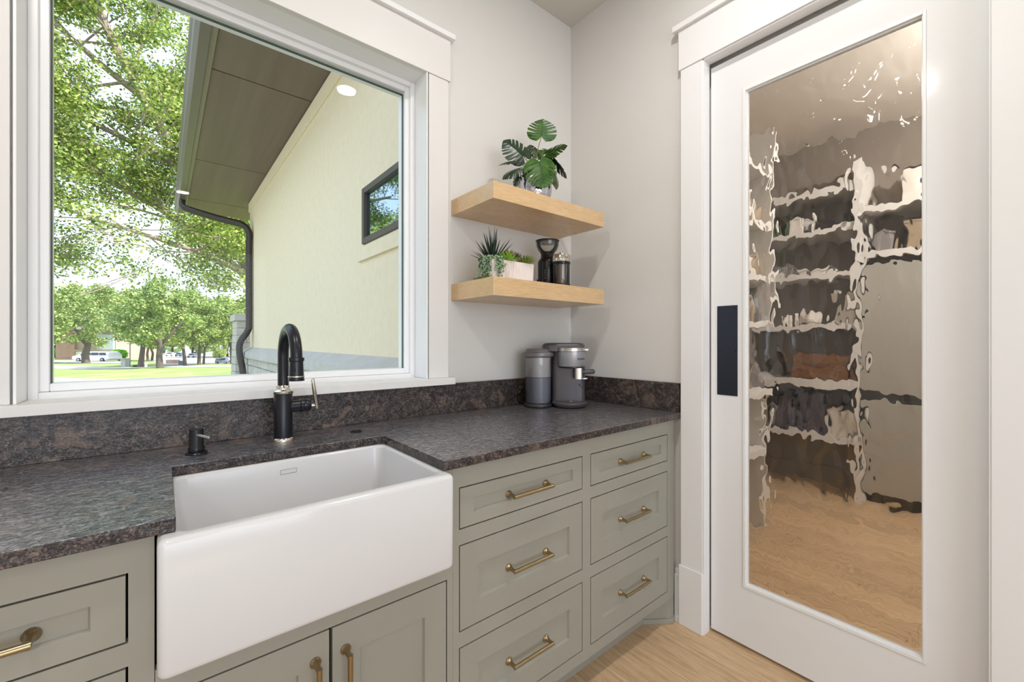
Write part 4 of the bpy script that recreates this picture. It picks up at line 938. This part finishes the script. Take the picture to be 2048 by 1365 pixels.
def crown_mesh(name, seed, n_c, per, size, m, R=(2.6, 2.6, 2.4), sp=.75):
    rs = np.random.RandomState(seed); c = rs.normal(size=(n_c, 3)); c /= np.linalg.norm(c, axis=1)[:, None]; c *= (rs.uniform(.25, 1, size=(n_c, 1))**.5); c *= np.array(R); c[:, 2] += R[2]
    V, F = leaves(c, sp, per, size, seed+1); o = raw(name, V, F, m); me = o.data; bpy.data.objects.remove(o); return me
CM_ = [crown_mesh('foliage', s, 90, 120, .155, M_farleaf, sp=.5) for s in (31, 32, 33)]
CF_ = [crown_mesh('foliage', s, 80, 60, .30, M_farleaf, (3.2, 3.2, 2.6), .8) for s in (41, 42)]
def trunk_mesh(seed, h, r):
    rs = random.Random(seed); bm = MB(); P = [Vector((0, 0, -.3)), Vector((.0, 0, 0)), Vector((rs.uniform(-.1, .1), 0, h*.4)), Vector((rs.uniform(-.2, .2), 0, h*.8)), Vector((rs.uniform(-.3, .3), 0, h*1.3))]
    tube(bm, P, [r*1.5, r*1.15, r*.95, r*.85, r*.5], 10)
    for k in range(4):
        a = rs.uniform(0, 6.28); tube(bm, [P[3], P[3]+Vector((math.cos(a)*.8, math.sin(a)*.8, 1.1)), P[3]+Vector((math.cos(a)*1.8, math.sin(a)*1.8, 2.2))], [r*.5, r*.35, r*.15], 6)
    me = bpy.data.meshes.new('trunk'); bm.to_mesh(me); bm.free(); me.materials.append(M_farbark); return me
def tree(px, py, wpx, top, low, label, k, far=False, group=None, d=None, wmul=1.0):
    q, dd = gpt(px, py)
    t = thing('shade_tree', q, label, 'tree', group); r = wpx/849*dd/2
    ztop = CAM_H + (682.5-top)/849*dd; zlow = CAM_H + (682.5-low)/849*dd
    tr = bpy.data.objects.new('trunk', trunk_mesh(k, (zlow-q.z)+.8, r)); COL.objects.link(tr); tr.parent = t
    me = (CF_ if far else CM_)[k % (2 if far else 3)]
    f = bpy.data.objects.new('foliage', me); COL.objects.link(f); f.parent = t; f['kind'] = 'stuff'
    hh = 5.6 if far else 5.2; s = (ztop-zlow)/hh; f.location = (0, 0, zlow-q.z+.2*s); f.scale = (s*wmul, s*wmul, s); f.rotation_euler = (0, 0, k*1.7)
tree(172, 727, 12, 560, 698, 'tree with a thick trunk in front of the white car', 1)
tree(281, 735, 9, 585, 696, 'tree with a pale split trunk right of the street sign', 2)
tree(320, 737, 11, 548, 700, 'tree with the stoutest trunk in the middle of the lawn', 3)
tree(370, 732, 6, 575, 698, 'slim straight tree right of the stout one', 4)
tree(398, 730, 6, 570, 694, 'slim leaning tree left of its twin trunk', 5)
tree(407, 729, 4, 610, 702, 'thinnest trunk close beside the leaning tree', 6, wmul=.7)
tree(464, 728, 6, 600, 690, 'tree standing against the stone pier', 7)
for k, (px, py, tp, lb) in enumerate([(60, 722, 590, 'hidden by the left window jamb'), (110, 712, 560, 'above the pink brick wall'), (215, 711, 570, 'behind the grey siding'), (250, 713, 580, 'behind the round lime bush'), (296, 723, 610, 'with a thin trunk left of the stout tree'), (304, 722, 620, 'with a thin trunk right next to the stout tree'), (345, 709.5, 590, 'behind the far parked cars'), (430, 716, 600, 'left of the silver car'), (455, 714, 585, 'above the silver car'), (385, 709, 600, 'behind the two leaning trunks'), (490, 714, 590, 'behind the stone pier'), (20, 716, 560, 'beyond the left edge of the window'), (540, 714, 580, 'hidden by the stucco wing')]):
    tree(px, py, 4, tp, 697, 'leafy background tree ' + lb, 10+k, True, 'background trees beyond the lawn', wmul=1.0)
for k, (px, py, tp, wd, lb) in enumerate([(262, 711, 672, 44, 'dark shrub behind the grey street pole'), (316, 709, 678, 30, 'dark shrub behind the stout tree'), (350, 706, 680, 34, 'dark shrub at the far end of the street'), (400, 707, 678, 40, 'dark shrub beyond the distant silver car'), (440, 717, 655, 34, 'tall bright shrub left of the stone pier'), (476, 716, 655, 40, 'tall bright shrub just behind the stone pier')]):
    q, dd = gpt(px, py); t = thing('shrub', q, lb, 'bush'); f = bpy.data.objects.new('foliage', CF_[k % 2]); COL.objects.link(f); f.parent = t; f['kind'] = 'stuff'
    w_ = wd/849*dd/6.8; h_ = (py-tp)/849*dd/5.4; f.scale = (w_, w_, h_); f.location = (0, 0, -.2)
    bm = MB(); tube(bm, [(0, 0, -.3), (0, 0, 1.2)], .12, 7); o = obj('stem', bm, M_farbark); o.parent = t
# trees off to the left, which the high window reflects
for k, (x, y, s, lb) in enumerate([(-10.5, 10.0, 1.15, 'nearest'), (-11, 16, 1.3, 'tallest'), (-8.5, 21, 1.2, 'farthest'), (-15, 9, 1.2, 'leftmost')]):
    t = thing('shade_tree', (x, y, -.7), lb + ' tree left of the house, reflected in the high window', 'tree'); tr = bpy.data.objects.new('trunk', trunk_mesh(60+k, 3.6, .25)); COL.objects.link(tr); tr.parent = t
    f = bpy.data.objects.new('foliage', CM_[k % 3]); COL.objects.link(f); f.parent = t; f['kind'] = 'stuff'; f.location = (0, 0, 2.6); f.scale = (s, s, s*1.05); f.rotation_euler = (0, 0, k)
# lime bushes
for (px, py, w, lb) in ((238, 722, 27, 'round lime green bush behind the white car'), (113, 719, 24, 'lime green bush by the pink brick house')):
    q, dd = gpt(px, py); r = w/849*dd/2; rs3 = np.random.RandomState(px); c = rs3.normal(size=(80, 3)); c /= np.linalg.norm(c, axis=1)[:, None]; c = c*np.array([r, r, r*.75])*.8; c[:, 2] += r*.95
    V, F = leaves(c, r*.28, 40, .22, px); t = thing('round_bush', q, lb, 'bush'); f = raw('foliage', V, F, M_lime, t, kind='stuff'); bm = MB(); tube(bm, [(0, 0, -.2), (0, 0, r*.5)], .12, 8); o = obj('stem', bm, M_farbark); o.parent = t

# ------------------------------------------------------------------ street-side things
def place(o, px, py, d=None):
    q, dd = gpt(px, py); o.location = q; o.rotation_euler = (0, 0, YAW-PI/2); return dd
def local(name, bm, m, t, bevel=0, smooth=False):
    o = obj(name, bm, m, None, bevel, smooth=smooth); o.parent = t; return o
hs_ = empty('house'); dd = place(hs_, 186, 719.5); tag(hs_, 'pink brick and tan house with a white garage door across the street', 'building'); u = dd/849
def hb(name, x0, x1, y0, y1, m, dy=0, th=.4):   # pixels right of / above the base point
    bm = MB(); box(bm, x0*u, x1*u, dy, dy+th, y0*u, y1*u); return local(name, bm, m, hs_, .0)
hb('wall', -44, 40, -2, 60, M_tan, .3, 8); hb('brick_wall', -78, -43, -2, 62, M_pink, .25, 8); hb('brick_pier', -44, -36, -2, 60, M_pink, -.1, .5)
hb('garage_door', -36, 30, 0, 16, M_garage, .1, .25); hb('grey_siding', 7, 40, 20, 50, M_greys, 0, .5); hb('trim_band', -36, 40, 17, 19.5, M_tan, -.15, .4)
hb('window', 8, 11, 31, 43, M_glassd, -.06, .1)
bm = MB()
for p in ((-90*u, -1), (50*u, -1), (50*u, 10), (-90*u, 10)): pass
v = [bm.verts.new(p) for p in ((-90*u, -1, 60*u), (50*u, -1, 60*u), (50*u, 10, 60*u), (-90*u, 10, 60*u), (-80*u, 4.5, 92*u), (40*u, 4.5, 92*u))]
for f in ((0, 1, 5, 4), (1, 2, 5), (2, 3, 4, 5), (3, 0, 4), (0, 3, 2, 1)): bm.faces.new([v[i] for i in f])
local('roof', bm, mat('shingle_grey', (120, 112, 106), .9), hs_)
def car(px, py, lpx, hpx, paint, label, flip=1, yaw=0, name='car'):
    t = empty(name); dd = place(t, px, py); u = dd/849; L = lpx*u; Hh = hpx*u; tag(t, label, 'car'); t.rotation_euler.z += yaw; Wd = min(1.9, L*.42)
    s = [(-.5, .28), (-.5, .50), (-.47, .58), (-.34, .66), (-.26, .95), (-.20, 1.0), (.36, 1.0), (.44, .93), (.49, .62), (.5, .50), (.5, .26), (.41, .16), (.27, .16), (-.24, .16), (-.40, .18)]
    bm = MB(); P = [(a*L*flip, b*Hh) for a, b in s]
    va = [bm.verts.new((p[0], -Wd/2*(1 if p[1] < .66*Hh else .84), p[1])) for p in P]; vb = [bm.verts.new((p[0], Wd/2*(1 if p[1] < .66*Hh else .84), p[1])) for p in P]
    n = len(P)
    for i in range(n): bm.faces.new((va[i], va[(i+1) % n], vb[(i+1) % n], vb[i]))
    bm.faces.new(va); bm.faces.new(vb[::-1]); local('body', bm, paint, t, .03)
    for (a, b) in ((-.29, -.02), (.01, .20), (.23, .42)):
        bm = MB(); y = -Wd/2*.93
        q = [(a+(.045 if a < -.2 else 0), .90), (b-(.03 if b > .4 else 0), .90), (b, .66), (a, .66)]
        A = [bm.verts.new((x*L*flip, y-.02 if z < .7 else y+.03, z*Hh)) for x, z in q]; B = [bm.verts.new((x*L*flip, y+.12, z*Hh)) for x, z in q]
        bm.faces.new(A); bm.faces.new(B[::-1])
        for i in range(4): bm.faces.new((A[i], A[(i+1) % 4], B[(i+1) % 4], B[i]))
        local('side_window', bm, M_glassd, t)
    for a in (-.32, .33):
        bm = MB(); lathe(bm, [(.0001, -.1), (.19*Hh, -.1), (.20*Hh, -.05), (.20*Hh, .12), (.0001, .12)], (a*L*flip, -Wd/2+.06, .20*Hh), 20, 'y'); w = local('wheel', bm, M_tyre, t)
        bm = MB(); lathe(bm, [(.0001, .02), (.11*Hh, .02), (.12*Hh, 0)], (a*L*flip, -Wd/2-.055, .20*Hh), 16, 'y'); local('hubcap', bm, M_carg, t)
car(195, 723.5, 72, 20, M_carw, 'white sport utility car parked behind the thick tree trunk')
car(446, 728, 26, 12, M_carg, 'silver grey car parked left of the stone pier', -1)
car(340, 713, 14, 8, M_carw, 'small white car far down the street left of the slim tree')
car(358, 713.5, 13, 8, M_carg, 'small grey car far down the street between two trunks')
car(384, 716, 15, 9, M_carw, 'white car far down the street behind the leaning tree')
car(392, 712, 14, 8, M_carg, 'distant silver car behind the leaning tree, farthest one')
def post(name, px, py, h, w, m, label, cat, top=None):
    t = empty(name); dd = place(t, px, py); u = dd/849; tag(t, label, cat); bm = MB(); box(bm, -w*u/2, w*u/2, -w*u/2, w*u/2, -.1, h*u); local('post', bm, m, t, .01)
    if top:
        bm = MB(); box(bm, -top[0]*u/2, top[0]*u/2, -.3, .3, h*u, (h+top[1])*u); local('cap', bm, m, t, .02)
M_pole = mat('galvanised_pole', (140, 150, 158), .5)
post('street_sign_pole', 260, 733.5, 45, 1.6, M_pole, 'thin grey street pole on the lawn by the stone mailbox', 'pole', (2.5, 1.5))
post('stone_mailbox', 250, 734, 15, 9, M_stone, 'pale stone mailbox pillar left of the grey pole', 'mailbox', (11, 2))
post('utility_box', 270, 735, 4.5, 5, M_blackp, 'small black utility box right of the grey pole', 'box')
post('white_bollard', 292, 735, 10, 3, M_garage, 'short white marker post beside the pale split trunk', 'post')
post('waste_bin', 363, 730, 8, 7, mat('blue_grey_bin', (96, 108, 132), .6), 'blue grey bin beside the slim straight tree', 'bin')
post('brick_planter', 346, 728, 8, 16, M_pink, 'low pinkish brick planter on the far pavement', 'planter')
